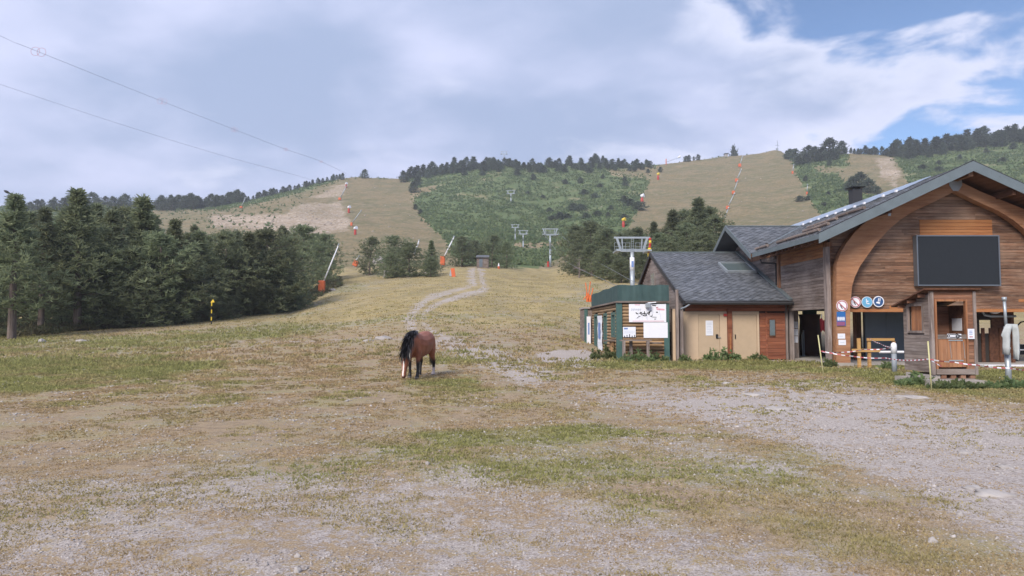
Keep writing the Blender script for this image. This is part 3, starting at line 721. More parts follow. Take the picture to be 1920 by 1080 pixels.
# right passage: dark machine cabin with a window hole and pipes
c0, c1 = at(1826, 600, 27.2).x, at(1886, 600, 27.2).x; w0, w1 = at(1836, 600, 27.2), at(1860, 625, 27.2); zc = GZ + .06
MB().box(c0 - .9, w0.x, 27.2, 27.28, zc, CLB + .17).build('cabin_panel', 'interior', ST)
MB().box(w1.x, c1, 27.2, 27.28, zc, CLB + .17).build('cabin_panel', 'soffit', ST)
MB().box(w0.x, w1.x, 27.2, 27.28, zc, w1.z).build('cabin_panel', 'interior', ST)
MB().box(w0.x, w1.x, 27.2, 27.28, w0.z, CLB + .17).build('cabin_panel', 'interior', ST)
for q in (.25, .55, .95): MB().box(c0 + q, c0 + q + .12, 27.14, 27.19, zc, zc + 1.35).build('cabin_batten', 'soffit', ST)
MB().box(c1, c1 + .1, 26.9, 27.3, zc, CLB + .17).build('inner_post', 'soffit', ST)
t0 = at(1842, 574, 26.8); MB().tube([(t0.x, 26.8, CLB + .1), (t0.x, 26.8, CLB - .12), (t0.x + .08, 26.8, CLB - .22), (t0.x + .3, 26.8, CLB - .27), (c1 + .1, 26.8, CLB - .27)], .045, 8).build('steel_pipe', 'galv', ST, True)
lp = at(1865, 584, 26.7); MB().tube([(lp.x, 26.7, lp.z + .14), (lp.x + .02, 26.7, lp.z + .02), (lp.x + .03, 26.7, lp.z - .05), (lp.x + .03, 26.7, lp.z - .09)], [.10, .2, .15, .05], 12).build('lamp_globe', 'white', ST, True)
MB().box(at(1826, 680, 25.9).x, XWR, 25.7, 26.1, GZ - .1, GZ + .05).build('threshold_kerb', 'white', ST)

# ---- screen
a, b = at(1718, 441, 25.72), at(1877, 536, 25.72)
scn = thing('led_screen', 'big black display screen in a steel frame on the timber gable', 'screen', ((a.x + b.x) / 2, 25.9, b.z))
def part(mb, name, mat, par, **k):
    o = mb.build(name, mat, par, **k); o.matrix_parent_inverse = Matrix.Translation(-par.location) if par.rotation_euler.z == 0 else (Matrix.Translation(par.location) @ Matrix.Rotation(par.rotation_euler.z, 4, 'Z')).inverted(); return o
part(MB().box(a.x + .04, b.x - .04, 25.735, 25.94, b.z + .04, a.z - .04), 'display_face', 'screen', scn)
for (x0, x1, z0, z1) in ((a.x, b.x, a.z - .045, a.z), (a.x, b.x, b.z, b.z + .045), (a.x, a.x + .045, b.z + .045, a.z - .045), (b.x - .045, b.x, b.z + .045, a.z - .045)):
    part(MB().box(x0, x1, 25.71, 25.96, z0, z1), 'frame_bar', 'screenframe', scn)

# ================================================================== little house (annex)
HX0, HX1, HY, HE, HRY, HRZ = 7.45, 11.98, 30.0, 2.62, 36.5, 5.40
HZ = gz(9.5, 30)
AN = thing('little_house', 'small house with big slate roof, skylight and beige doors beside the lift station', 'house')
hr0, hrz0 = 29.5, 2.62
hs = (HRZ - hrz0) / (HRY - hr0)
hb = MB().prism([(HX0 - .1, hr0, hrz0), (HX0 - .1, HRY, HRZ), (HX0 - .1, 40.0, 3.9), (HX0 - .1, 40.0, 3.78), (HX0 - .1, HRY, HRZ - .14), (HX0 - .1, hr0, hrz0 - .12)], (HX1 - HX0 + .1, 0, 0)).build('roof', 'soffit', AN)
Vh = Vector((0, HRY - hr0, HRZ - hrz0)); slates(hb, (HX0 - .12, hr0 - .05, hrz0), (1, 0, 0), Vh, HX1 - HX0 + .1, Vh.length)
MB().prism([(HX0 - .1, HRY, HRZ + .03), (HX1, HRY, HRZ + .03), (HX1, 40.0, 3.93), (HX0 - .1, 40.0, 3.93)], (0, 0, .02)).build('rear_slope', 'slate', hb)
MB().box(HX0 - .14, HX1, HRY - .09, HRY + .09, HRZ + .03, HRZ + .085).build('ridge_cap', 'zinc', hb)
MB().strip([(HX0 - .16, hr0 - .05, hrz0 + .05), (HX0 - .16, HRY, HRZ + .06), (HX0 - .16, 40, 3.97)], [(HX0 - .16, hr0 - .05, hrz0 - .15), (HX0 - .16, HRY, HRZ - .16), (HX0 - .16, 40, 3.77)], (.05, 0, 0)).build('barge_board', 'darkmetal', hb)
MB().beam((HX1 - .08, hr0, hrz0 + .1), (HX1 - .08, HRY, HRZ + .1), .2, .05).build('wall_flashing', 'zinc', hb)
MB().tube([(HX0 - .1, hr0 - .1, hrz0 - .06), (HX1 + .25, hr0 - .1, hrz0 - .08)], .075, 8).build('gutter', 'darkmetal', hb)
# skylight
def onroof(x, t, n=0): p = Vector((x, hr0, hrz0)) + Vh * t; nn = Vector((0, -Vh.z, Vh.y)).normalized(); return p + nn * n
sx0, sx1 = 10.35, 11.75; ta, tb = .53, .72
sk = MB()
for a_, b_ in (((sx0, ta), (sx1, ta)), ((sx0, tb), (sx1, tb)), ((sx0, ta), (sx0, tb)), ((sx1, ta), (sx1, tb))): sk.beam(onroof(*a_, .09), onroof(*b_, .09), .09, .12, (0, -Vh.z, Vh.y))
skf = sk.build('skylight_frame', 'galv', AN)
MB().quad(onroof(sx0, ta, .10), onroof(sx1, ta, .10), onroof(sx1, tb, .10), onroof(sx0, tb, .10)).build('pane', 'glass', skf)
# front
fwall = MB().box(HX0, HX1, HY + .08, HY + .2, HZ - .2, HE + .15).build('front_wall', 'interior', AN)
def X30(px): return at(px, 600, HY).x
def Z30(py): return at(960, py, HY).z
MB().box(X30(1272), X30(1281), HY - .02, HY + .1, HZ - .1, Z30(596)).build('beige_jamb', 'beige', fwall)
for x0, x1, m in ((X30(1281.5), X30(1309), 'beige'), (X30(1349.5), X30(1363), 'beige')):
    MB().box(x0, x1, HY, HY + .08, HZ - .1, Z30(584)).build('wall_panel', m, fwall)
MB().box(X30(1309), X30(1349.5), HY, HY + .08, Z30(590), Z30(584)).build('wall_panel', 'beige', fwall)
d1 = MB().box(X30(1309.5), X30(1349), HY + .02, HY + .07, HZ + .02, Z30(590.5)).build('door', 'beige2', AN)
dh = at(1345, 631, HY); MB().box(dh.x - .06, dh.x + .03, HY - .02, HY + .02, dh.z - .08, dh.z + .1).build('handle', 'black', d1)
MB().tube([(dh.x, HY - .05, dh.z - .02), (dh.x + .13, HY - .05, dh.z - .04)], .015, 6).build('lever', 'galv', d1)
MB().box(X30(1372), X30(1423), HY - .02, HY + .08, Z30(590), Z30(584)).build('door_frame_head', 'beige', fwall)
MB().box(X30(1419), X30(1423), HY - .02, HY + .08, HZ - .1, Z30(590)).build('door_frame_side', 'beige', fwall)
d2 = MB().box(X30(1373), X30(1418.5), HY + .01, HY + .06, HZ + .02, Z30(590.5)).build('door', 'beige2', AN)
MB().box(X30(1378) - .015, X30(1378) + .015, HY - .03, HY + .01, Z30(635), Z30(627)).build('handle', 'black', d2)
MB().box(X30(1363.3), X30(1371.8), HY - .08, HY + .1, HZ - .1, Z30(580)).build('post', 'stain', AN)
MB().box(X30(1366.5), X30(1369), HY - .1, HY - .082, Z30(655), Z30(625)).build('post_batten', 'newplank', AN)
z = Z30(583.5); k = 0
while z < HE - .05:
    plank(fwall, 'stain', ((X30(1285) + HX1) / 2, HY + .01, z + .07), (HX1 - X30(1285), .05, .135), rot=(R(3), 0, 0)); z += .143
z = HZ
while z < Z30(584) - .1:
    plank(fwall, 'stain', ((X30(1424) + X30(1436)) / 2, HY + .02, z + .078), (X30(1436) - X30(1424) - .01, .05, .146), rot=(R(3), 0, 0))
    plank(fwall, 'stain', ((X30(1437.5) + X30(1472)) / 2, HY + .02, z + .078), (X30(1472) - X30(1437.5), .06, .146), rot=(R(5), 0, 0)); z += .155
MB().box(X30(1435.5), X30(1438), HY - .03, HY + .04, HZ - .1, Z30(584)).build('corner_batten', 'stain', AN)
wn = MB().box(X30(1441), X30(1453), HY - .05, HY - .03, Z30(631), Z30(598)).build('window', 'soffit', AN)
MB().box(X30(1442.3), X30(1451.7), HY - .062, HY - .052, Z30(629), Z30(600)).build('pane', 'glass', wn)
MB().box(X30(1472.5), X30(1476), HY - .06, HY + .1, HZ - .1, HE).build('post', 'greywood_z', AN)
# left gable
lg_ = MB().prism([(HX0, HY + .1, HZ - .2), (HX0, HY + .1, hrz0 - .02), (HX0, HRY, HRZ - .15), (HX0, 39.9, 3.75), (HX0, 39.9, HZ)], (.12, 0, 0)).build('gable_wall', 'interior', AN)
z = 1.3
while z < 5.15:
    ya = HY + .12 if z < hrz0 - .2 else hr0 + (z + .17 - hrz0) / hs; yb = 39.8 if z < 3.65 else HRY + (HRZ - .2 - z - .13) / (HRZ - 3.78) * 3.5
    if yb - ya > .2: plank(lg_, 'greywood', (HX0 - .03, (ya + yb) / 2, z + .065), (.045, yb - ya, .122), rot=(0, R(-3), 0))
    z += .13
gy0, gy1 = HX0 * FPX / (1232 - 960), HX0 * FPX / (1222 - 960)
wn = MB().box(HX0 - .09, HX0 - .056, gy0 + .15, gy1 - .2, 3.2, 4.35).build('window', 'greywood_z', AN); MB().box(HX0 - .1, HX0 - .091, gy0 + .25, gy1 - .3, 3.25, 4.3).build('pane', 'glass', wn)
# timber uprights in front of the corner
px0, px1 = X30(1266), X30(1275)
MB().box(at(1261, 600, 29.2).x, at(1271, 600, 29.2).x, 29.2, 29.5, HZ - .15, at(0, 579, 29.2).z).build('timber_post', 'beige', AN)
MB().box(at(1268, 600, 29.0).x, at(1272.5, 600, 29.0).x, 29.0, 29.18, HZ - .15, at(0, 543, 29.0).z).build('timber_post', 'greywood_z', AN)
MB().box(at(1274.5, 600, 29.2).x, at(1281, 600, 29.2).x, 29.2, 29.35, HZ - .15, at(0, 580, 29.2).z).build('timber_post', 'greywood_z', AN)
MB().tube([(HX0 + .1, 29.4, 2.5), (HX0 - .1, 29.3, 2.38), (HX0 - .35, 29.15, 2.3)], .035, 6).build('down_pipe', 'galv', AN)
# notices on the door
def sheet(name, label, cat, px0, py0, px1, py1, Y, mat='paper', group=None, th=.012):
    a, b = at(px0, py0, Y), at(px1, py1, Y); t = thing(name, label, cat, ((a.x + b.x) / 2, Y, b.z), group=group)
    part(MB().box(a.x, b.x, Y - th, Y, b.z, a.z), 'sheet', mat, t); return t, a, b
def lines(t, a, b, Y, n, mat='faint', x0=.12, x1=.88, z0=.12, z1=.88, h=.35):
    for k in range(n):
        zz = a.z + (b.z - a.z) * (z0 + (z1 - z0) * (k + .5) / n); hh = abs(b.z - a.z) * (z1 - z0) / n * h / 2; e = x1 - random.random() * .2 * (x1 - x0)
        part(MB().box(a.x + (b.x - a.x) * x0, a.x + (b.x - a.x) * e, Y - .016, Y - .0125, zz - hh, zz + hh), 'printed_line', mat, t)
t, a, b = sheet('notice', 'white paper notice taped to the beige door', 'notice', 1323, 601, 1337, 629, HY + .017); lines(t, a, b, HY + .017, 7)
t, a, b = sheet('alarm_box', 'small dark red box above the beige doors', 'alarm box', 1356.5, 588, 1363, 593, HY - .003, 'red', th=.05)
# papers on the grey pillar of the passage
MB().box(at(1479, 600, 30.1).x, at(1487, 600, 30.1).x, 30.02, 30.3, HZ - .1, 2.35).build('pillar', 'greywood_z', ST)
MB().box(at(1480, 600, 30.6).x, at(1497, 600, 30.6).x, 30.6, 30.68, HZ - .1, 2.35).build('pillar_board', 'greywood_z', ST)
for k, (y0, y1, w_) in enumerate(((603, 615, 'topmost'), (616.5, 629, 'middle'), (630.5, 642.5, 'lowest'))):
    t, a, b = sheet('paper_notice', w_ + ' of three white papers on the grey board beside the red clad wall', 'notice', 1480.5, y0, 1496, y1, 30.595, group='papers on the grey board'); lines(t, a, b, 30.595, 4)
# ================================================================== log hut with green net on its roof
LY, LX0, LX1 = 29.0, 4.47, 6.58; LB = 38.6
LZ = gz(5.5, 29) ; LT = at(0, 569, LY).z
HU = thing('log_hut', 'log hut with green corner boards and a green net screen on its roof', 'hut')
lw = MB().box(LX0 + .08, LX1 - .02, LY + .08, LB, LZ - .2, LT - .02).build('core_wall', 'interior', HU)
nl = 17; dz = (LT - LZ) / nl
for k in range(nl):
    zc = LZ + dz * (k + .5)
    MB().tube([(LX0 + .1, LY + .05, zc), (LX1 - .1, LY + .05, zc)], dz * .47, 8).build('log', 'log', lw)
def sy(px): return LX0 * FPX / (px - 960)          # depth of a pixel column on the left wall
wins = [(sy(1146.5), sy(1154), .95, 2.05), (sy(1132), sy(1138), .6, 2.05), (sy(1114.5), sy(1121), .35, 2.05)]
wins = [(min(a, b), max(a, b), c, d) for a, b, c, d in wins]
for k in range(nl):
    zc = LZ + dz * (k + .5); y = LY + .12; segs = []
    for a, b, c, d in sorted(wins):
        if LZ + c - .02 < zc < LZ + d + .02: segs.append((y, a)); y = b
    segs.append((y, LB))
    for a, b in segs:
        if b - a > .1: MB().tube([(LX0 + .05, a, zc), (LX0 + .05, b, zc)], dz * .47, 8).build('log', 'log_y', lw)
for a, b, c, d in wins:
    f = MB().box(LX0 + .06, LX0 + .09, a, b, LZ + c, LZ + d).build('window', 'greenpaint', HU)
    MB().box(LX0 + .045, LX0 + .058, a + .18, b - .18, LZ + c + .12, LZ + d - .12).build('pane', 'glass', f)
    for ya, yb, za, zb in ((a, a + .17, c, d), (b - .17, b, c, d), (a + .17, b - .17, d - .13, d), (a + .17, b - .17, c, c + .1)):
        MB().box(LX0 - .03, LX0 + .044, ya, yb, LZ + za, LZ + zb).build('frame', 'greenpaint', f)
MB().box(LX0 - .09, LX0 + .14, LY - .05, LY + .2, LZ - .1, LT + .03).build('corner_board', 'greenpaint', HU)
MB().box(LX1 - .22, LX1, LY - .04, LY + .1, LZ - .1, LT).build('corner_board', 'greenpaint', HU)
MB().box(LX0 - .12, LX1 + .06, LY - .12, LB, LT + .03, LT + .10).build('flat_roof', 'greywood_x', HU)
# net screen
NT_ = at(0, 534.5, LY).z
nt = MB()
def netwall(p, q, n=14, t=.03):
    A_, B_ = [], []
    for k in range(n + 1):
        u = k / n; b = Vector(p).lerp(Vector(q), u); off = .03 * math.sin(u * 11) + .02 * math.sin(u * 27)
        A_.append(b + Vector((off, off, NT_ - LT - .10 + .015 * math.sin(u * 17)))); B_.append(b + Vector((off * .5, off * .5, 0)))
    return A_, B_
a_, b_ = netwall((LX0 - .05, LY - .05, LT + .1), (LX1, LY - .05, LT + .1)); MB().strip(a_, b_, (0, .02, 0)).build('net_screen', 'netgreen', HU)
a_, b_ = netwall((LX0 - .05, LY - .03, LT + .1), (LX0 - .02, LB + .1, LT + .1)); MB().strip(a_, b_, (.02, 0, 0)).build('net_screen', 'netgreen', HU)
for x_, y_ in ((LX0 + .03, LY + .03), (LX1 - .03, LY + .03), ((LX0 + LX1) / 2, LY + .03), (LX0 + .05, 33), (LX0 + .05, 36), (LX0 + .05, LB)):
    MB().box(x_ - .03, x_ + .03, y_ - .03, y_ + .03, LT + .1, NT_).build('net_post', 'greenpaint', HU)
# rear doorway block of the hut
BX = at(1094, 600, 39.5).x
MB().box(BX, LX0 + .5, LB + .05, 41.5, LZ, LT - .02).build('rear_block', 'greywood', HU)
MB().box(BX - .05, LX0 + .6, LB - .05, 41.6, LT + .0, LT + .1).build('rear_roof', 'concrete', HU)
MB().box(BX - .04, BX + .14, LB + .0, LB + .048, LZ, LT - .02).build('door_post', 'greenpaint', HU)
MB().box(BX + .16, BX + .50, LB + .0, LB + .045, LZ + .05, LT - .35).build('door', 'greywood_z', HU)
# signs on the hut
t, a, b = sheet('trail_map', 'large white trail map board with a black line drawing on the log wall', 'map board', 1179, 570, 1249, 604, LY - .045, 'white', th=.02)
rr = random.Random(8)
def stroke(t, pts, w, mat, Y):
    for p, q in zip(pts[:-1], pts[1:]):
        p3, q3 = at(p[0], p[1], Y - .022), at(q[0], q[1], Y - .022); part(MB().beam((p3.x, Y - .024, p3.z), (q3.x, Y - .024, q3.z), .004, w, (0, 0, 1)), 'drawn_line', mat, t)
YS = LY - .045
stroke(t, [(1192.5, 585.5), (1193.5, 588), (1197, 588.5)], .04, 'ink', YS); stroke(t, [(1199, 588), (1202, 585), (1204, 589), (1209, 586.5), (1211, 590), (1215, 586), (1217, 588.5), (1219, 583), (1222, 583)], .035, 'ink', YS)
stroke(t, [(1205, 591), (1209, 592.3), (1213, 591.5)], .04, 'ink', YS); stroke(t, [(1200, 586), (1203, 591)], .03, 'ink', YS); stroke(t, [(1208.5, 583.5), (1208, 590)], .03, 'ink', YS); stroke(t, [(1217.5, 584), (1216.5, 590.5)], .05, 'ink', YS)
stroke(t, [(1218, 592), (1222, 594), (1223, 590)], .025, 'ink', YS); stroke(t, [(1223, 594.5), (1231, 594.8)], .02, 'ink', YS); stroke(t, [(1194, 597), (1197, 594), (1201, 592.7)], .02, 'ink', YS)
stroke(t, [(1230, 585.3), (1233.5, 585.6)], .045, 'ink', YS); stroke(t, [(1227, 598.5), (1230, 598)], .03, 'ink', YS); stroke(t, [(1223, 572.3), (1230, 573.3)], .04, 'ink', YS)
for k in range(6): stroke(t, [(1184 + 3.2 * k, 577.5 + rr.random()), (1184 + 3.2 * k, 581.5 + rr.random()), (1186.2 + 3.2 * k, 579.5)], .02, 'faint', YS)
stroke(t, [(1230, 577), (1234, 576)], .03, 'signred', YS); stroke(t, [(1231, 579.5), (1246, 580.5)], .07, 'fadedred', YS); stroke(t, [(1186, 602), (1245, 602)], .025, 'fadedred', YS); stroke(t, [(1190, 571.5), (1200, 571.5)], .03, 'fadedred', YS)
for k in range(9): q = rr.uniform(1195, 1240); stroke(t, [(q, rr.uniform(576, 600)), (q + rr.uniform(1, 4), rr.uniform(578, 600))], .01, 'faint', YS)
t, a, b = sheet('blank_board', 'blank pale bluish white board below the trail map', 'board', 1206.5, 604.6, 1252, 633.5, LY - .03, 'white', th=.02)
t, a, b = sheet('price_board', 'small white printed board left of the blank board', 'board', 1168, 613, 1192, 632, LY - .03, 'paper', th=.015)
lines(t, a, b, LY - .031, 1, 'fadedblue', .08, .4, .05, .28, .7); lines(t, a, b, LY - .031, 3, 'faint', .1, .95, .35, .65); 
for k in range(5): q = a.x + (b.x - a.x) * (.08 + .2 * k); part(MB().box(q, q + .03, LY - .055, LY - .046, b.z - .02, b.z + .06 + .03 * (k % 3)), 'printed_figure', 'ink', t)
t = thing('floodlight', 'small grey floodlight hanging over the trail map', 'lamp', at(1215, 572, LY - .2)); q = at(1215, 572, LY - .2)
part(MB().box(q.x - .09, q.x + .09, LY - .26, LY - .10, q.z - .1, q.z + .08), 'lamp_housing', 'galv', t); part(MB().beam((q.x, LY - .12, q.z + .09), (q.x + .35, LY - .12, q.z + .12), .05, .04), 'arm', 'white', t)
for k, (p0, p1, w_) in enumerate((((1126, 0), (1133.2, 0), 'white banner with blue print hanging between the green hut windows'),)):
    ya, yb = sy(1130.5), sy(1122.5)
    t = thing('banner', w_, 'banner', (LX0 - .05, (ya + yb) / 2, LZ + .2), group=None)
    part(MB().strip([(LX0 - .05 + .015 * math.sin(k2 * 2), ya, LZ + .2 + 1.75 * k2 / 8) for k2 in range(9)], [(LX0 - .05 + .015 * math.cos(k2 * 2), yb, LZ + .2 + 1.75 * k2 / 8) for k2 in range(9)], (-.012, 0, 0)), 'cloth', 'paper', t)
    part(MB().box(LX0 - .095, LX0 - .085, ya + .5, yb - .5, LZ + .8, LZ + 1.6), 'print', 'fadedblue', t)
ya, yb = 39.0, 40.6
t = thing('banner', 'white banner with blue print beside the rear door of the log hut', 'banner', (BX + .35, LB - .1, LZ + .2))
q0, q1 = at(1100, 600, LB - .12).x, at(1107.5, 600, LB - .12).x
part(MB().box(q0, q1, LB - .13, LB - .115, LZ + .25, LZ + 1.95), 'cloth', 'paper', t); part(MB().box(q0 + .07, q1 - .07, LB - .137, LB - .131, LZ + .95, LZ + 1.6), 'print', 'fadedblue', t)
# rough bench table against the hut
t = thing('plank_table', 'rough grey plank counter on posts against the log hut', 'table', (5.2, LY - .45, LZ))
za = at(0, 637, LY - .5).z
part(MB().box(at(1163, 640, LY - .5).x, at(1220, 640, LY - .5).x, LY - .78, LY - .3, za - .05, za), 'table_top', 'greywood_x', t)
for px_, yy in ((1169.5, LY - .74), (1215, LY - .74), (1183, LY - .38)):
    q = at(px_, 640, yy).x; part(MB().box(q - .06, q + .06, yy - .05, yy + .05, gz(q, yy) - .1, za - .052), 'leg', 'greywood_z', t)
part(MB().box(at(1218, 640, LY - .3).x, at(1240, 640, LY - .3).x, LY - .45, LY - .2, za - .16, za - .11), 'shelf_board', 'greywood_x', t)
t = thing('log_stool', 'short wooden post stand with small plank top at the hut corner', 'stand', at(1148, 660, 30.0))
q = at(1148, 640, 30.2); part(MB().tube([(q.x, 30.2, gz(q.x, 30.2) - .1), (q.x, 30.2, q.z)], .12, 9), 'post', 'log', t); part(MB().box(q.x - .4, q.x + .3, 30.0, 30.4, q.z, q.z + .06), 'top_board', 'greywood_x', t)

# ================================================================== ticket kiosk
KX0, KX1, KY0, KY1 = 10.88, 12.03, 18.0, 19.25
KG = gz(11.4, 18.2); kb = at(0, 699, KY0).z; kt = at(0, 545, KY0).z
KI = thing('ticket_kiosk', 'small wooden ticket kiosk with half door and sloping roof in front of the station', 'kiosk')
bk = kt - .34                                                     # lower back edge
def kz(y): return kt + (bk - kt) * (y - KY0) / (KY1 - KY0)
side = MB().prism([(KX0 + .035, KY0 + .06, kb), (KX0 + .035, KY1, kb), (KX0 + .035, KY1, bk - .02), (KX0 + .035, KY0 + .06, kt - .04)], (.03, 0, 0))
wy0, wy1, wz0, wz1 = KY0 + .36, KY0 + 1.0, at(0, 620, 18.6).z, at(0, 574, 18.6).z
side = MB(); xx = KX0 + .04
for ya, yb, za, zb in ((KY0 + .05, wy0, kb, None), (wy1, KY1, kb, None), (wy0, wy1, kb, wz0), (wy0, wy1, wz1, None)):
    side.prism([(xx, ya, za), (xx, yb, za), (xx, yb, kz(yb) - .04 if zb is None else zb), (xx, ya, kz(ya) - .04 if zb is None else zb)], (.03, 0, 0))
sd = side.build('side_wall', 'greywood', KI)
z = kb; ph = .088
while z < kt - .05:
    yb = KY1 if z + ph < bk else KY0 + (kt - .03 - z - ph) / (kt - bk) * (KY1 - KY0)
    for ya, yc in (((KY0 + .05, wy0 - .06), (wy1 + .06, yb)) if wz0 - .1 < z + ph / 2 < wz1 + .06 else ((KY0 + .05, yb),)):
        if yc - ya > .04: plank(sd, 'greywood', (KX0 + .02 - rng.uniform(0, .006), (ya + yc) / 2, z + ph / 2), (.03, yc - ya, ph - .006), rot=(0, R(-3), 0))
    z += ph
for ya, yb, za, zb in ((wy0 - .06, wy0, wz0 - .06, wz1 + .06), (wy1, wy1 + .06, wz0 - .06, wz1 + .06), (wy0, wy1, wz0 - .06, wz0), (wy0, wy1, wz1, wz1 + .06)):
    MB().box(KX0 - .02, KX0 + .08, ya, yb, za, zb).build('window_frame', 'greywood_z', KI)
MB().box(KX0 + .085, KX0 + .1, wy0 - .02, wy1 + .02, wz0 - .02, wz1 + .02).build('shutter', 'kioskdoor', KI)
MB().box(KX0 + .05, KX1 - .02, KY1 - .05, KY1, kb, bk - .03).build('back_wall', 'kiosk', KI)
MB().box(KX1 - .05, KX1, KY0 + .08, KY1 - .06, kb, bk - .03).build('far_side_wall', 'kiosk', KI)
MB().box(KX0 + .1, KX1 - .06, KY0 + .05, KY1 - .06, kb - .0, kb + .05).build('floor', 'soffit', KI)
# front: boards around the doorway
dx0, dx1 = at(1757, 640, KY0).x, at(1811, 640, KY0).x; dz1 = at(0, 565, KY0).z; dm = at(0, 627, KY0).z
ff = MB().box(KX0 + .05, KX1 - .02, KY0 + .03, KY0 + .07, dz1 + .05, kt - .08).build('front_wall', 'kiosk', KI)
z = kb
while z < kt - .07:
    spans = ((KX0 + .05, dx0 - .03), (dx1 + .03, KX1 - .02)) if z + ph / 2 < dz1 + .02 else ((KX0 + .05, KX1 - .02),)
    for xa, xb in spans: plank(ff, 'kiosk', ((xa + xb) / 2, KY0 + .02 - rng.uniform(0, .005), z + ph / 2), (xb - xa, .03, ph - .006), rot=(R(3), 0, 0))
    z += ph
for xa, xb in ((KX0 - .01, KX0 + .075), (KX1 - .045, KX1 + .03)):
    MB().box(xa, xb, KY0 - .03, KY0 + .06, kb - .05, kt - .02).build('corner_post', 'greywood_z', KI)
for xa, xb, za, zb in ((dx0 - .05, dx0, kb + .1, dz1 + .05), (dx1, dx1 + .05, kb + .1, dz1 + .05), (dx0, dx1, dz1, dz1 + .05)):
    MB().box(xa, xb, KY0 - .03, KY0 + .05, za, zb).build('door_frame', 'kioskdoor', KI)
dr = MB().box(dx0 + .02, dx1 - .02, KY0 - .005, KY0 + .03, kb + .15, dm).build('half_door', 'interior', KI)
n = 6
for k in range(n):
    a = dx0 + .02 + (dx1 - dx0 - .04) * k / n; b = dx0 + .02 + (dx1 - dx0 - .04) * (k + 1) / n
    plank(dr, 'kioskdoor', ((a + b) / 2, KY0 - .014, (kb + .15 + dm - .12) / 2), (b - a - .005, .016, dm - .12 - kb - .15))
plank(dr, 'greywood_x', ((dx0 + dx1) / 2, KY0 - .02, dm - .06), (dx1 - dx0, .03, .115), 'top_rail')
for za in (dm - .15, kb + .32): MB().box(dx0 + .28, dx1 - .1, KY0 - .035, KY0 - .024, za - .018, za + .012).build('metal_strip', 'galv', dr)
for q in (.33, .68): MB().beam((dx0 + q - .02, KY0 - .03, dm - .2), (dx0 + q + .01, KY0 - .03, dm - .62), .02, .012).build('scratch_batten', 'greywood_z', dr)
MB().box(KX0 + .1, KX1 - .06, KY0 - .035, KY0 + .03, kb - .04, kb + .1).build('sill_board', 'greywood_x', KI)
# inside: wooden cupboard back with a white sheet
MB().box(dx0 + .3, KX1 - .07, KY1 - .3, KY1 - .12, kb + .06, dz1 - .12).build('inner_cupboard', 'kiosk', KI)
MB().box(KX1 - .065, KX1 - .052, 18.44, 18.84, at(960, 620, 18.64).z, at(960, 597, 18.64).z).build('inner_sheet', 'paper', KI)
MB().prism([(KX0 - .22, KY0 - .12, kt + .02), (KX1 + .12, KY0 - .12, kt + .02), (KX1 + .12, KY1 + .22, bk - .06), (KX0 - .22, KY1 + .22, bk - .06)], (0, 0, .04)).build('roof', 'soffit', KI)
for ya in (KY0 + .25, KY0 + .75, KY1 - .05): MB().beam((KX0 - .16, ya, kz(ya) - .06), (KX0 + .2, ya, kz(ya) - .06), .06, .08).build('rafter_end', 'kiosk', KI)
t = thing('pallet', 'weathered wooden pallet under the ticket kiosk', 'pallet', (11.45, 18.6, kb - .14))
for k in range(4): q = KX0 + .24 + k * .25; part(MB().box(q, q + .13, KY0 - .0, KY1 - .1, kb - .145, kb - .055), 'block', 'kiosk', t)
part(MB().box(KX0 + .15, KX1 - .06, KY0 - .02, KY0 + .1, kb - .165, kb - .147), 'bottom_board', 'greywood_x', t)
t = thing('kerb_stone', 'concrete block under the left corner of the kiosk', 'concrete block', (KX0 + .1, 18.1, KG))
part(MB().box(KX0 + .0, KX0 + .22, KY0 + .02, KY1 - .05, KG - .2, kb - .06), 'block', 'concrete', t)
sz = at(0, 708, 17.6).z
t = thing('concrete_slab', 'low concrete slab in the grass before the kiosk', 'slab', (11.7, 17.9, KG))
part(MB().box(at(1747, 640, 17.55).x, at(1848, 640, 17.55).x, 17.55, 19.3, KG - .25, kb - .168), 'slab', 'concrete', t)
# arrow sign on the half door, notice on the right corner
ya = KY0 - .038; q = at(1776, 630, ya)
t = thing('arrow_sign', 'black outlined arrow on a white strip across the kiosk door', 'sign', (q.x + .2, ya, q.z))
a, b = at(1776, 626, ya), at(1804, 634, ya)
part(MB().box(a.x, b.x - .02, ya, ya + .008, b.z, a.z), 'strip', 'paper', t)
def ar(pts, w=.014):
    for p, q in zip(pts[:-1], pts[1:]):
        u, v = at(p[0], p[1], ya - .004), at(q[0], q[1], ya - .004); part(MB().beam((u.x, ya - .004, u.z), (v.x, ya - .004, v.z), .006, w), 'arrow_line', 'ink', t)
ar([(1777, 627.5), (1780, 627.5), (1780, 632), (1777, 632), (1777, 627.5)], .018); ar([(1781, 627.3), (1793, 627.3), (1793, 625.8), (1802.5, 630), (1795, 634), (1793, 632.4), (1781, 632.2)], .018); ar([(1792, 630), (1796, 628), (1799, 630), (1796, 632), (1792, 630)], .02)
t, a, b = sheet('notice', 'white notice with red print on the right corner of the kiosk', 'notice', 1814, 616.5, 1827, 635.5, KY0 - .035); lines(t, a, b, KY0 - .035, 3, 'fadedblue', .2, .7, .15, .6); lines(t, a, b, KY0 - .035, 1, 'signred', .2, .75, .74, .84, .8)

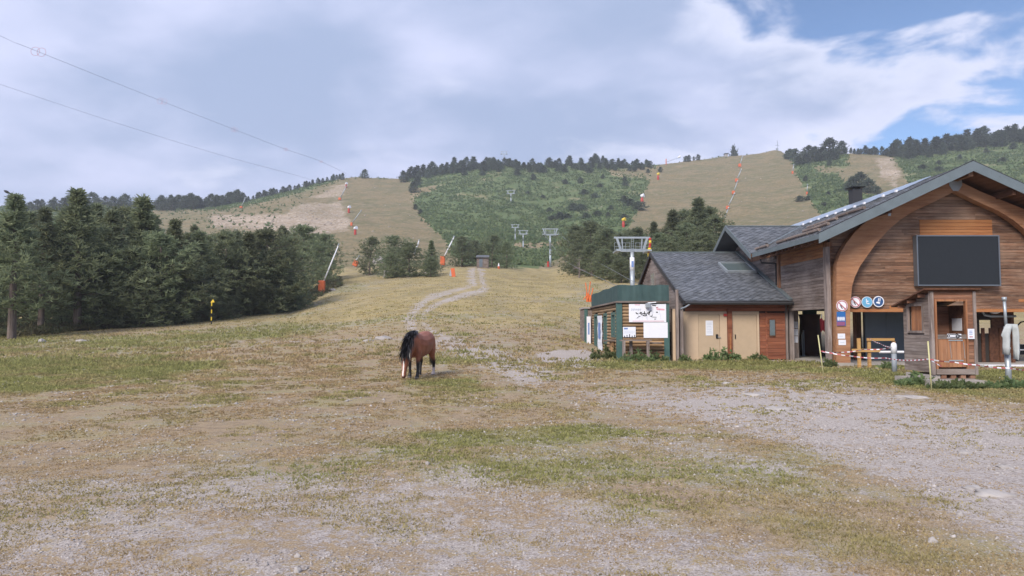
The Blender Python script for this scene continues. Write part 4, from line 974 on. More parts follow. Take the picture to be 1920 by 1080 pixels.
# ================================================================== signs on the station
def disc_sign(name, label, px, py, r, kind, Y=AY - .03):
    c = at(px, py, Y); rad = r / FPX * Y; t = thing(name, label, 'sign', (c.x, Y, c.z - rad))
    cen = (c.x, Y, c.z)
    part(MB().tube([(c.x, Y, c.z), (c.x, Y - .012, c.z)], rad, 28), 'plate', 'white', t)
    if kind == 'ban':
        part(MB().ring(cen, rad * .78, rad * .93, -.015), 'ring', 'signred', t)
        part(MB().beam((c.x - rad * .56, Y - .016, c.z + rad * .56), (c.x + rad * .56, Y - .016, c.z - rad * .56), .006, rad * .17), 'slash', 'signred', t)
        part(MB().beam((c.x - rad * .3, Y - .014, c.z + rad * .1), (c.x + rad * .05, Y - .014, c.z - rad * .5), .003, rad * .16), 'pictogram', 'ink', t)
        part(MB().beam((c.x - rad * .25, Y - .014, c.z + rad * .35), (c.x - rad * .2, Y - .014, c.z - .0), .003, rad * .1), 'pictogram', 'ink', t)
    elif kind == 'light':
        part(MB().disc(cen, rad * .92, -.015), 'face', 'skysign', t)
        part(MB().beam((c.x - rad * .15, Y - .018, c.z + rad * .6), (c.x - rad * .1, Y - .018, c.z - rad * .3), .003, rad * .14), 'pictogram', 'white', t)
        part(MB().beam((c.x - rad * .1, Y - .018, c.z - rad * .25), (c.x + rad * .4, Y - .018, c.z - rad * .3), .003, rad * .18), 'pictogram', 'white', t)
        part(MB().disc((c.x + rad * .1, Y, c.z + rad * .15), rad * .14, -.019, 10), 'pictogram', 'white', t)
    else:
        part(MB().disc(cen, rad * .84, -.015), 'face', 'navysign', t)
        part(MB().prism([(c.x - rad * .5, Y - .018, c.z - rad * .25), (c.x + rad * .2, Y - .018, c.z - rad * .45), (c.x + rad * .25, Y - .018, c.z - rad * .1), (c.x - rad * .1, Y - .018, c.z + .0), (c.x - rad * .4, Y - .018, c.z - rad * .05)], (0, .002, 0)), 'pictogram', 'white', t)
        for q in (-.05, .22): part(MB().beam((c.x + rad * q, Y - .018, c.z + rad * .05), (c.x + rad * (q + .05), Y - .018, c.z + rad * .62), .003, rad * .14), 'pictogram', 'white', t)
disc_sign('ban_sign', 'round red barred sign on the curved beam above the blue panel', 1578.5, 573.5, 10.6, 'ban')
disc_sign('ban_sign', 'round red barred sign, first in the row of three over the passage', 1603.5, 566.5, 10.4, 'ban', 25.9)
disc_sign('chairlift_sign', 'round light blue sign, middle of the row over the passage', 1625.5, 566.5, 10.4, 'light', 25.9)
disc_sign('boot_sign', 'round dark blue ski sign with white rim over the passage', 1647, 565.5, 10.4, 'navy', 25.9)
t, a, b = sheet('blue_panel_sign', 'blue panel sign with four white figures and purple foot on the curved beam', 'sign', 1568.5, 584.5, 1585.5, 611, AY - .02, 'bluesign', th=.015)
part(MB().box(a.x + .005, b.x - .03, AY - .04, AY - .0355, b.z + .01, b.z + (a.z - b.z) * .3), 'purple_band', 'pink', t)
for k in range(4):
    q = a.x + (b.x - a.x) * (.14 + .22 * k); zz = (a.z + b.z) / 2; hh = (a.z - b.z) * .15
    part(MB().prism([(q + math.cos(u) * .028, AY - .041, zz + math.sin(u) * hh) for u in [2 * math.pi * j / 10 for j in range(10)]], (0, .004, 0)), 'figure', 'white', t)
for y0, y1, x0, x1, w_ in ((625.5, 635, 1570.5, 1584.5, 'upper'), (637, 647, 1572, 1586, 'lower')):
    t, a, b = sheet('small_notice', w_ + ' of two small white notices below the blue panel sign', 'notice', x0, y0, x1, y1, AY - .003); lines(t, a, b, AY - .003, 1, 'faint', .2, .8, .35, .65)

# ================================================================== tape barrier, poles, bollard, rail
def pole(name, label, base, top, Y, r=.017, mat='cane', cat='pole'):
    a, b = at(base[0], base[1], Y), at(top[0], top[1], Y); g = gz(a.x, Y); t = thing(name, label, cat, (a.x, Y, g))
    part(MB().tube([(a.x, Y, g - .1), (b.x, Y, b.z)], r, 8), 'shaft', mat, t, smooth=True); part(MB().tube([(b.x, Y, b.z), (b.x, Y, b.z + .03)], r * 1.15, 8), 'cap', mat, t); return b, a
pole('marker_pole', 'leaning thin yellow pole on the grass before the dark passage', (1545, 700), (1534, 630), 21.0)
pole('marker_pole', 'thin yellow pole standing before the kiosk corner', (1747, 726), (1740, 642), 16.9)
q = at(1677, 690, 22.3); g = gz(q.x, 22.3)
BO = thing('bollard', 'grey bollard with rounded white cap before the passage', 'bollard', (q.x, 22.3, g))
zt = at(0, 642, 22.3).z; zm = at(0, 662, 22.3).z
part(MB().tube([(q.x, 22.3, g - .1), (q.x, 22.3, zm)], .075, 12), 'post', 'postgrey', BO, smooth=True)
part(MB().tube([(q.x, 22.3, zm), (q.x, 22.3, zt - .12), (q.x, 22.3, zt - .05), (q.x, 22.3, zt - .015), (q.x, 22.3, zt)], [.09, .09, .08, .05, .01], 12), 'cap', 'white', BO, smooth=True)
def tape(label, pts):
    c = at(*pts[0]); t = thing('barrier_tape', label, 'tape', c); W3 = [at(*p) for p in pts]; dense = []
    for p, q in zip(W3[:-1], W3[1:]):
        n = max(2, int((q - p).length / .11))
        for k in range(n): u = k / n; s = p.lerp(q, u); s.z -= .05 * 4 * u * (1 - u) * min(1, (q - p).length / 2); dense.append(s)
    dense.append(W3[-1])
    for mat, par in (('signred', 0), ('white', 1)):
        mb = MB()
        for k in range(par, len(dense) - 1, 2):
            a, b = dense[k], dense[k + 1]; h = .014; tw = .012 * math.sin(k * .7)
            mb.quad(a + Vector((0, tw, h)), b + Vector((0, tw, h)), b + Vector((0, -tw, -h)), a + Vector((0, -tw, -h)))
        part(mb, 'red_stripes' if par == 0 else 'white_stripes', mat, t)['kind'] = 'stuff'
tape('red and white tape from the leaning pole up to the bollard', [(1538, 659, 21.0), (1572, 660.5, 21.5), (1620, 655, 21.9), (1672, 652, 22.2)])
tape('long red and white tape running past the kiosk front via the yellow pole', [(1540, 658, 21.0), (1600, 668, 20.5), (1660, 671, 19.5), (1741, 673, 16.9), (1790, 679, 16.9), (1830, 684, 16.95), (1893, 690, 17.1), (1960, 694, 17.6)])
tape('short loose end of red and white tape by the kiosk door', [(1741, 674, 16.9), (1752, 679, 17.0), (1766, 687, 17.2)])
tape('red and white tape from the wooden rail to the bollard', [(1630, 634, 24.6), (1650, 644, 23.5), (1672, 651, 22.3)])
# wooden rail in the passage
t = thing('wooden_rail', 'new yellow wood railing inside the left passage', 'railing', at(1630, 680, 24.8)); RY = 24.9
for px_, pt in ((1609, 634), (1628, 634), (1674, 640)): q = at(px_, 600, RY).x; part(MB().box(q - .05, q + .05, RY - .04, RY + .04, gz(q, RY) - .1, at(0, pt, RY).z), 'post', 'rail', t)
for x0, x1, y0, y1 in ((1625, 1677, 634, 639), (1597, 1650, 654, 660)): a, b = at(x0, y0, RY - .06), at(x1, y1, RY - .06); part(MB().box(a.x, b.x, RY - .08, RY - .045, b.z, a.z), 'rail_board', 'rail', t)
t = thing('white_bar', 'white barrier bar lying behind the bollard', 'bar', at(1670, 661, 25.1)); part(MB().tube([at(1649, 660, 25.1), at(1694, 660, 25.1)], .045, 8), 'bar', 'white', t)
# steel pole with a grey-white cover
PX = at(1890, 712, 17.8).x; g = gz(PX, 17.8)
PO = thing('steel_pole', 'grey stepped steel pole beside the kiosk', 'pole', (PX, 17.8, g))
z1, z2, z3 = at(0, 662, 17.8).z, at(0, 612, 17.8).z, at(0, 562, 17.8).z
part(MB().tube([(PX + .02, 17.8, g - .1), (PX + .01, 17.8, z1)], .068, 12), 'lower_tube', 'galv', PO, smooth=True)
part(MB().tube([(PX + .01, 17.8, z1 - .02), (PX, 17.8, z2)], .055, 12), 'middle_tube', 'galv', PO, smooth=True)
part(MB().tube([(PX, 17.8, z2 - .02), (PX - .02, 17.8, z3)], .035, 10), 'upper_tube', 'galv', PO, smooth=True)
part(MB().tube([(PX - .02, 17.8, z3 - .03), (PX - .02, 17.8, z3 + .07)], .055, 10), 'cap', 'galv', PO, smooth=True)
part(MB().tube([(PX + .01, 17.8, z1 + .1), (PX + .01, 17.8, z1 + .15)], .075, 12), 'clamp', 'galv', PO); part(MB().tube([(PX + .01, 17.8, z2 - .18), (PX + .01, 17.8, z2 - .14)], .075, 12), 'clamp', 'darkmetal', PO)
part(MB().box(PX - .38, PX + .5, 17.5, 18.2, g - .12, g + .03), 'base_plate', 'concrete', PO)
CV = thing('pole_cover', 'grey white padded cover draped over the steel pole', 'cover', (PX, 17.8, g + .5))
def flap(pts_l, pts_r, name):
    rows = []
    for (lx, lz), (rx, rz) in zip(pts_l, pts_r):
        row = []
        for k in range(9):
            u = k / 8; x = lx + (rx - lx) * u; zz = lz + (rz - lz) * u; c = at(x, zz, 17.8); row.append((c.x, 17.73 - .09 * math.sin(math.pi * u) + .02 * math.sin(u * 9 + zz * .04), c.z))
        rows.append(row)
    mb = MB(); mb.v = [p for r in rows for p in r]
    for i in range(len(rows) - 1):
        for k in range(8): mb.f.append((i * 9 + k, i * 9 + k + 1, i * 9 + 10 + k, i * 9 + 9 + k))
    o = part(mb, name, 'cloth', CV, smooth=True)
    md = o.modifiers.new('thick', 'SOLIDIFY'); md.thickness = .035; md.offset = 1
flap([(1882, 608), (1877, 618), (1873.5, 628), (1877, 632), (1878, 650), (1879, 664)], [(1889.5, 608), (1888.5, 618), (1887.5, 630), (1886.5, 640), (1886, 652), (1886, 665)], 'left_flap')
flap([(1888, 608), (1893, 618), (1895, 630), (1895.5, 642), (1897, 658), (1897.5, 673)], [(1905, 608), (1906, 618), (1907.5, 632), (1908, 645), (1908, 660), (1906, 675)], 'right_flap')
# lift machinery seen through the side passage
q = at(1518, 600, 33.0); g = gz(q.x, 33)
LC = thing('lift_column', 'dark green steel column with flared brown skirt seen under the side wall', 'column', (q.x, 33, g))
part(MB().tube([(q.x, 33, g + 1.8), (q.x, 33, 4.2)], .32, 14), 'column', 'darkgreen', LC, smooth=True)
part(MB().tube([(q.x, 33, g - .05), (q.x, 33, g + .3), (q.x, 33, g + 1.7), (q.x, 33, g + 1.85), (q.x, 33, g + 1.95)], [.55, .52, .44, .47, .50], 14), 'skirt', 'rust', LC, smooth=True)
for k in range(3): part(MB().beam((q.x - .6 + k * .03, 32.4, g), (q.x - .62 + k * .03, 32.4, g + 1.0 + .1 * k), .05, .05), 'control_post', 'galv', LC)
t = thing('red_net_fence', 'red safety net on poles on the slope behind the passage', 'fence', at(1535, 620, 44)); 
a, b = at(1527, 592, 44), at(1552, 622, 44); mb = MB(); n = 10
T_ = [Vector((a.x + (b.x - a.x) * k / n, 44 + .1 * math.sin(k), a.z - .35 * (k / n) - .05 * math.sin(k * 2))) for k in range(n + 1)]; B_ = [Vector((p.x, p.y, min(p.z - .3, b.z + .1 * math.cos(k)))) for k, p in enumerate(T_)]
part(mb.strip(T_, B_, (0, .02, 0)), 'net', 'netred', t)
for k in (0, 5, 10): part(MB().tube([(T_[k].x, 44.1, gz(T_[k].x, 44.1) - .1), (T_[k].x + .1, 44.1, T_[k].z + .25)], .025, 6), 'stake', 'galv', t)
t = thing('orange_net_fence', 'torn orange snow net on crossed stakes behind the log hut', 'fence', at(1106, 560, 48)); 
for p, q in (((1103, 566), (1098, 530)), ((1102, 566), (1107, 528)), ((1106, 566), (1112, 540)), ((1094, 562), (1102, 552))): part(MB().tube([at(p[0], p[1], 48), at(q[0], q[1], 48)], .035, 6), 'stake', 'netorange', t)
a, b = at(1099, 548, 48), at(1110, 566, 48); part(MB().strip([(a.x, 48, a.z), (a.x + .15, 48.05, a.z - .1), (b.x, 48, a.z - .25)], [(a.x, 48, b.z), (a.x + .2, 48.05, b.z), (b.x, 48, b.z)], (0, .02, 0)), 'net', 'netorange', t)
t = thing('machine_frame', 'black curved machine frame with white rail behind the steel pole', 'machine', at(1912, 660, 28)); MY = 28.0
part(MB().tube([at(1906, 622, MY), at(1908, 610, MY), at(1914, 604, MY), at(1925, 602, MY), at(1940, 604, MY)], .03, 6), 'hoop', 'black', t)
a, b = at(1904, 646, MY), at(1960, 665, MY); part(MB().box(a.x, b.x, MY, MY + .5, b.z, a.z), 'tank', 'black', t); part(MB().tube([at(1904, 656, MY - .05), at(1960, 656, MY - .05)], .03, 6), 'rail', 'white', t)
for px_ in (1910, 1940): c = at(px_, 664, MY); part(MB().box(c.x - .05, c.x + .05, MY + .1, MY + .2, gz(c.x, MY) - .1, c.z + .05), 'leg', 'black', t)
# ================================================================== chairlift towers
def tower(label, px, py_base, py_top, Y, group='chairlift towers', width=None, detail=True):
    b = ground(px, Y) if Y < 200 else hit(px, py_base); Y = b.y; top = at(px, py_top, Y).z; w = width / FPX * Y
    t = thing('lift_tower', label, 'lift tower', b, group=group); H = top - b.z; fh = w * .38; r = max(.2, w * .065); zp = H - fh
    def pt(mb, n, m, **k): return mb.build(n, m, t, **k)
    pt(MB().tube([(0, 0, -1.0), (0, 0, zp * .55)], r, 12), 'lower_column', 'galv', smooth=True); pt(MB().tube([(0, 0, zp * .55 - .01), (0, 0, zp)], r * .86, 12), 'upper_column', 'galv', smooth=True)
    s = w * .02 + .02
    pt(MB().box(-w * .45, w * .45, -s * 1.6, s * 1.6, zp - s, zp + s * 2.2), 'crossarm', 'galv')
    pt(MB().box(-w * .5, w * .5, -s, s, H - s * 1.4, H + s * .6), 'lifting_beam', 'galv')
    for sx in (-1, 1):
        pt(MB().beam((sx * w * .32, 0, zp + s * 2), (sx * w * .42, 0, H - s), s * 2.4, s * 2.4), 'strut', 'galv'); pt(MB().beam((sx * w * .26, 0, zp + s * 2), (sx * w * .28, 0, H - s), s * 1.2, s * 1.2), 'strut', 'galv')
        pt(MB().box(sx * w * .42 - w * .06, sx * w * .42 + w * .06, -w * .35, w * .35, zp - s * 1.5, zp + s * .2), 'sheave_train', 'galv')
        if detail:
            mb = MB()
            for yy in (-w * .12,):
                for zz in (.45, .9): mb.beam((sx * w * .08, yy, zp + fh * .62 * zz), (sx * w * .5, yy, zp + fh * .62 * zz), .03, .03)
                for q in (.08, .2, .36, .5): mb.beam((sx * w * q, yy, zp), (sx * w * q, yy, zp + fh * .58), .03, .03)
            pt(mb, 'railing', 'galv')
    if detail:
        mb = MB()
        for q in (-.03, .03): mb.beam((w * q, -r - .05, zp), (w * q, -r - .05, H - s), .03, .03)
        for k in range(6): mb.beam((-w * .03, -r - .05, zp + fh * k / 6), (w * .03, -r - .05, zp + fh * k / 6), .025, .025)
        pt(mb, 'ladder', 'galv')
    return t, r, zp, H
T1, r1, zp1, H1 = tower('nearest chairlift tower with blue label and draped banner behind the log hut', 1186, 530, 445, 80, width=68)
mb = MB().tube([(0, 0, zp1 - .75 - 1.55), (0, 0, zp1 - .75)], r1 * 1.0, 14); mb.build('white_label_wrap', 'white', T1, True)
MB().box(-.13, .13, -r1 * 1.0 - .02, -r1 * 1.0 + .03, zp1 - 1.9, zp1 - 1.2).build('blue_print', 'fadedblue', T1)
T2, r2, zp2, H2 = tower('second chairlift tower standing on the grass brow right of the small hut', 1032, 500, 429, 180, width=31)
MB().tube([(-.55, -.1, -.6), (-.55, -.1, 1.5)], .3, 10).build('red_pad', 'red', T2)
tower('third chairlift tower at the foot of the green slope', 981, 468, 432, 285, width=19, detail=False)
tower('slim chairlift tower just behind the third one on the green slope', 966, 452, 421, 330, width=16, detail=False)
tower('chairlift tower alone halfway up the green slope', 958, 380, 357, 420, width=17, detail=False)
tower('chairlift tower on the skyline above the green slope', 945, 305, 284, 545, width=13, detail=False)
tower('low chairlift mast among skyline trees of the green hill', 917, 310, 295, 545, width=12, detail=False)
# draped banner at the tower
fl = thing('banner_flag', 'red and yellow striped flag hanging limp from the chairlift tower arm', 'flag', at(1219, 470, 79.6))
path = [(1219, 446), (1219, 456), (1218, 465), (1217.5, 474), (1219, 482), (1220.5, 489), (1223, 496)]
for k, (p, q) in enumerate(zip(path[:-1], path[1:])):
    for j in range(2):
        u0, u1 = j / 2, (j + 1) / 2; a = at(p[0] + (q[0] - p[0]) * u0, p[1] + (q[1] - p[1]) * u0, 79.5); b = at(p[0] + (q[0] - p[0]) * u1, p[1] + (q[1] - p[1]) * u1, 79.5); r_ = .13 + .10 * min(1, max(0, k - 1) * .5)
        part(MB().tube([a, (a + b) / 2, b], [r_, r_ * 1.25, r_], 7), 'fold', 'yellow' if (k * 2 + j) % 3 == 1 or k in (3,) else 'red', fl, smooth=True)
def rope(name, label, pts, r, cat='cable'):
    W3 = [at(*p) for p in pts]; t = thing(name, label, cat, W3[0]); d = []
    n = len(W3)
    for i in range(n - 1):
        p0, p1, p2, p3 = W3[max(i - 1, 0)], W3[i], W3[i + 1], W3[min(i + 2, n - 1)]
        for k in range(8):
            u = k / 8; d.append(.5 * ((2 * p1) + (p2 - p0) * u + (2 * p0 - 5 * p1 + 4 * p2 - p3) * u * u + (3 * p1 - p0 - 3 * p2 + p3) * u ** 3))
    d.append(W3[-1]); part(MB().tube(d, [r * max(.5, p.y / 190) for p in d], 6), 'strand', 'rope', t); return t
rope('haul_rope', 'thick haul rope slanting from the second tower past the dark pines', [(1046, 437, 180), (1100, 478, 118), (1150, 507, 85), (1190, 529, 64), (1240, 552, 50)], .045)
rope('haul_rope', 'lower haul rope slanting down towards the green net screen', [(1018, 437, 180), (1052, 480, 125), (1078, 500, 104), (1120, 519, 80), (1156, 536, 62), (1200, 556, 50)], .045)
rope('ropeway_cable', 'upper grey cable with marker rings crossing the cloudy sky', [(-330, -90, 50), (0, 67, 62), (72, 97, 65), (304, 190, 100), (440, 243, 146), (536, 280, 218), (602, 303, 328), (650, 326, 517)], .028)
rope('ropeway_cable', 'lower plain cable crossing the cloudy sky', [(-330, 40, 62), (0, 158, 80), (280, 250, 129), (440, 298, 200), (560, 330, 338), (602, 343, 445)], .026)
for k, (px, py, Y, w_) in enumerate(((72, 97, 65, 'largest red marker ring pair on the upper cable near the picture edge'), (304, 190, 100, 'second red marker ring pair along the upper cable'), (440, 243, 146, 'third red marker ring pair along the upper cable'), (536, 280, 218, 'fourth red marker ring pair along the upper cable'), (602, 303, 328, 'smallest red marker ring pair by the ridge end of the cable'))):
    c = at(px, py, Y); t = thing('marker_rings', w_, 'cable marker', c, group='marker rings on the cable')
    for dx in (-.22, .22):
        pts = [(c.x + dx + .42 * math.cos(a), c.y + dx * .5, c.z + .42 * math.sin(a)) for a in [2 * math.pi * j / 20 for j in range(21)]]; part(MB().tube(pts, .013 * max(1, Y / 120), 5, False), 'ring', 'ringred', t)

# ================================================================== snow lances, snow guns, markers
def lance(label, bx, by, tx, ty, box_h, box_w, mat='orange', Y=None, group='snow lances on the slopes', tilt=0.0):
    b = ground(bx, Y) if Y else hit(bx, by); Y = b.y; s = Y / FPX; H = box_h * s; Wd = box_w * s
    t = thing('snow_lance', label, 'snow lance', b, group=group)
    o = MB().box(-Wd / 2, Wd / 2, -Wd * .4, Wd * .4, H * .08, H).build('padding', mat, t); o.rotation_euler = (0, R(tilt), 0)
    bv = o.modifiers.new('b', 'BEVEL'); bv.width = Wd * .15; bv.segments = 2
    MB().tube([(0, 0, -.5), (0, 0, H * .4)], Wd * .18, 8).build('stand', 'galv', t)
    tip = Vector(((tx - bx) * s, -.3, (by - ty) * s)); st = Vector((Wd * .15, 0, H * .75))
    MB().tube([st, st.lerp(tip, .5), tip], [.0007 * Y, .0006 * Y, .0005 * Y] if Y > 250 else [.0011 * Y, .0010 * Y, .0008 * Y], 8).build('lance_tube', 'white' if Y < 250 else 'galv', t, True)
    MB().tube([tip, tip + (tip - st).normalized() * .35], .0012 * Y, 8).build('nozzle_head', 'galv', t)
    return t, b
lance('tall silver snow lance with orange padding beside the left wood', 603, 552, 634, 461, 26, 12)
lance('small leaning snow lance left of the pine clump', 664, 500, 673, 482, 12, 9, tilt=25)
lance('snow lance with orange padding standing before the far pines', 830, 499, 851, 445, 19, 9)
lance('silver snow lance sticking up behind the middle pines', 775, 470, 785, 441, 4, 4, Y=190)
lance('slim snow lance midway up the left piste edge', 659, 424, 677, 395, 7, 4)
lance('slim snow lance near the top of the left piste edge', 637, 376, 649, 350, 5, 5)
lance('faint snow lance on the ridge left of the gravel mound', 452, 391, 460, 371, 4, 5)
for (x, y, tx, ty, w_) in ((1356, 418, 1366, 391, 'lowest snow lance in the line up the right piste'), (1364, 393, 1377, 363, 'second snow lance up the right piste'), (1375, 365, 1383, 340, 'third snow lance up the right piste'), (1381, 342, 1390, 318, 'fourth snow lance up the right piste'), (1387, 314, 1392, 294, 'topmost snow lance up the right piste')):
    lance(w_, x, y, tx, ty, 7, 5, 'red' if y > 410 else 'orange')
lance('orange based post at the right edge of the right piste top', 1486, 327, 1488, 310, 6, 3); lance('orange based post lower on the right edge of the piste', 1513, 366, 1514, 347, 6, 3)
def gun(label, px, py, h, mat, head):
    b = hit(px, py); s = b.y / FPX; t = thing('snow_gun', label, 'snow gun', b, group='snow guns on the slopes'); H = h * s
    MB().tube([(0, 0, -.3), (0, 0, H * .3), (0, 0, H * .62)], [H * .14, H * .17, H * .12], 8).build('padding', mat, t)
    MB().tube([(-H * .12, .2, H * .78), (H * .12, -.3, H * .84), (H * .2, -.5, H * .86)], [H * .16, H * .2, H * .22], 10).build('fan_barrel', head, t)
    MB().tube([(0, 0, H * .6), (0, 0, H * .78)], H * .06, 6).build('yoke', 'galv', t); return t
gun('red snow gun with white fan low on the left piste edge', 666, 440, 15, 'red', 'white'); gun('red snow gun with white fan higher on the left piste edge', 654, 399, 13, 'red', 'white'); gun('snow gun with white fan near the top of the left piste', 649, 352, 10, 'red', 'white')
gun('red snow gun with yellow fan above the dark pine cluster', 1169, 426, 17, 'red', 'yellow'); gun('red snow gun with white fan on the left edge of the right piste', 1204, 382, 18, 'red', 'white'); gun('snow gun with yellow fan at the upper left of the right piste', 1234, 337, 13, 'red', 'yellow')
b = hit(1249, 309); s = b.y / FPX; t = thing('boom_gun', 'skyline snow gun on a long raised boom left of the right piste', 'snow gun', b)
MB().tube([(0, 0, -.5), (0, 0, 11 * s)], .35, 8).build('mast', 'orange', t); MB().tube([(0, 0, 5 * s), (23 * s, 0, 13 * s)], .16, 6).build('boom', 'galv', t); MB().tube([(22 * s, 0, 13 * s), (27 * s, -.5, 15.5 * s)], [.5, .9], 8).build('fan_barrel', 'white', t)
b = ground(1464, 557); t = thing('skyline_mast', 'thin mast with small station on top of the right piste', 'mast', b); s = b.y / FPX
MB().tube([(0, 0, -.5), (0, 0, 19 * s)], .22, 6).build('mast', 'galv', t); MB().box(-3 * s, 1 * s, -.5, .5, 0, 4 * s).build('cabin', 'galv', t); MB().beam((-4 * s, 0, 10 * s), (3 * s, 0, 10 * s), .3, .3).build('arm', 'galv', t)
b = ground(1366, 553); t = thing('stone_hut', 'tiny stone hut on the skyline of the right piste', 'hut', b); s = b.y / FPX
MB().box(-3 * s, 3 * s, -1, 1, -.3, 5 * s).build('wall', 'stone', t); MB().box(-4 * s, 4 * s, -1.5, 1.5, 5 * s, 6.4 * s).build('roof', 'slate', t)
b = ground(851, 108); t = thing('leaning_pad', 'leaning orange pad left of the dirt track bend', 'pad', b); s = 108 / FPX
o = MB().box(-4 * s, 3 * s, -.15, .15, -.05, 16 * s).build('pad', 'orange', t); o.rotation_euler = (0, R(-8), 0); o = MB().box(-9 * s, -5 * s, -.05, .05, 0, 11 * s).build('grey_board', 'galv', t); o.rotation_euler = (0, R(10), 0)
b = ground(397, 63); t = thing('striped_post', 'yellow and black striped post before the dark wood', 'post', b); s = 63 / FPX; zt = at(960, 567, 63).z - b.z
for k in range(6): MB().tube([(0, 0, zt * k / 6 - (.1 if k == 0 else 0)), (0, 0, zt * (k + 1) / 6)], .055, 8).build('band', 'yellow' if k % 2 else 'black', t)
MB().prism([(-.12, 0, zt), (.25, 0, zt), (.1, 0, zt + .3)], (0, .05, 0)).build('tip_flag', 'yellow', t)
for (px, py, w_) in ((722, 520, 'whitish standing cairn of stones in front of the middle pines'),):
    b = hit(px, py); t = thing('stone_cairn', w_, 'cairn', b); s = b.y / FPX; rr = random.Random(1)
    for k in range(7):
        z0 = k * 3.0 * s; w = (4.2 - .45 * k) * s; ox = rr.uniform(-.5, .5) * s
        MB().tube([(ox, 0, z0 - .1), (ox, 0, z0 + 1.3 * s), (ox, 0, z0 + 3.0 * s)], [w * .8, w, w * .7], 7).build('stone', 'stone', t)
# small far hut by the track
b = ground(905, 131); s = 131 / FPX; t = thing('small_hut', 'small brick coloured hut with blue door at the end of the dirt track', 'hut', b)
MB().box(-11 * s, 11 * s, -1, 1.2, -.4, 17.5 * s).build('wall', 'greywood_x', t); MB().prism([(-12.5 * s, -1.3, 17.5 * s), (12.5 * s, -1.3, 17.5 * s), (12 * s, 1.5, 22.5 * s), (-12 * s, 1.5, 22.5 * s)], (0, 0, .18)).build('roof', 'slate', t)
MB().box(-6 * s, 0, -1.04, -1.002, 0, 15 * s).build('door', 'bluepanel', t); MB().box(3 * s, 8 * s, -1.03, -1.002, 6 * s, 12 * s).build('window', 'greywood_z', t)
b = ground(935, 133); t = thing('red_cone', 'small orange and white marker beside the small hut', 'marker', b); MB().tube([(0, 0, -.1), (0, 0, .5)], .22, 8).build('base', 'orange', t); MB().tube([(0, 0, .5), (0, 0, 1.1)], [.2, .08], 8).build('top', 'white', t)
# bird on the far left tree top is added with the trees

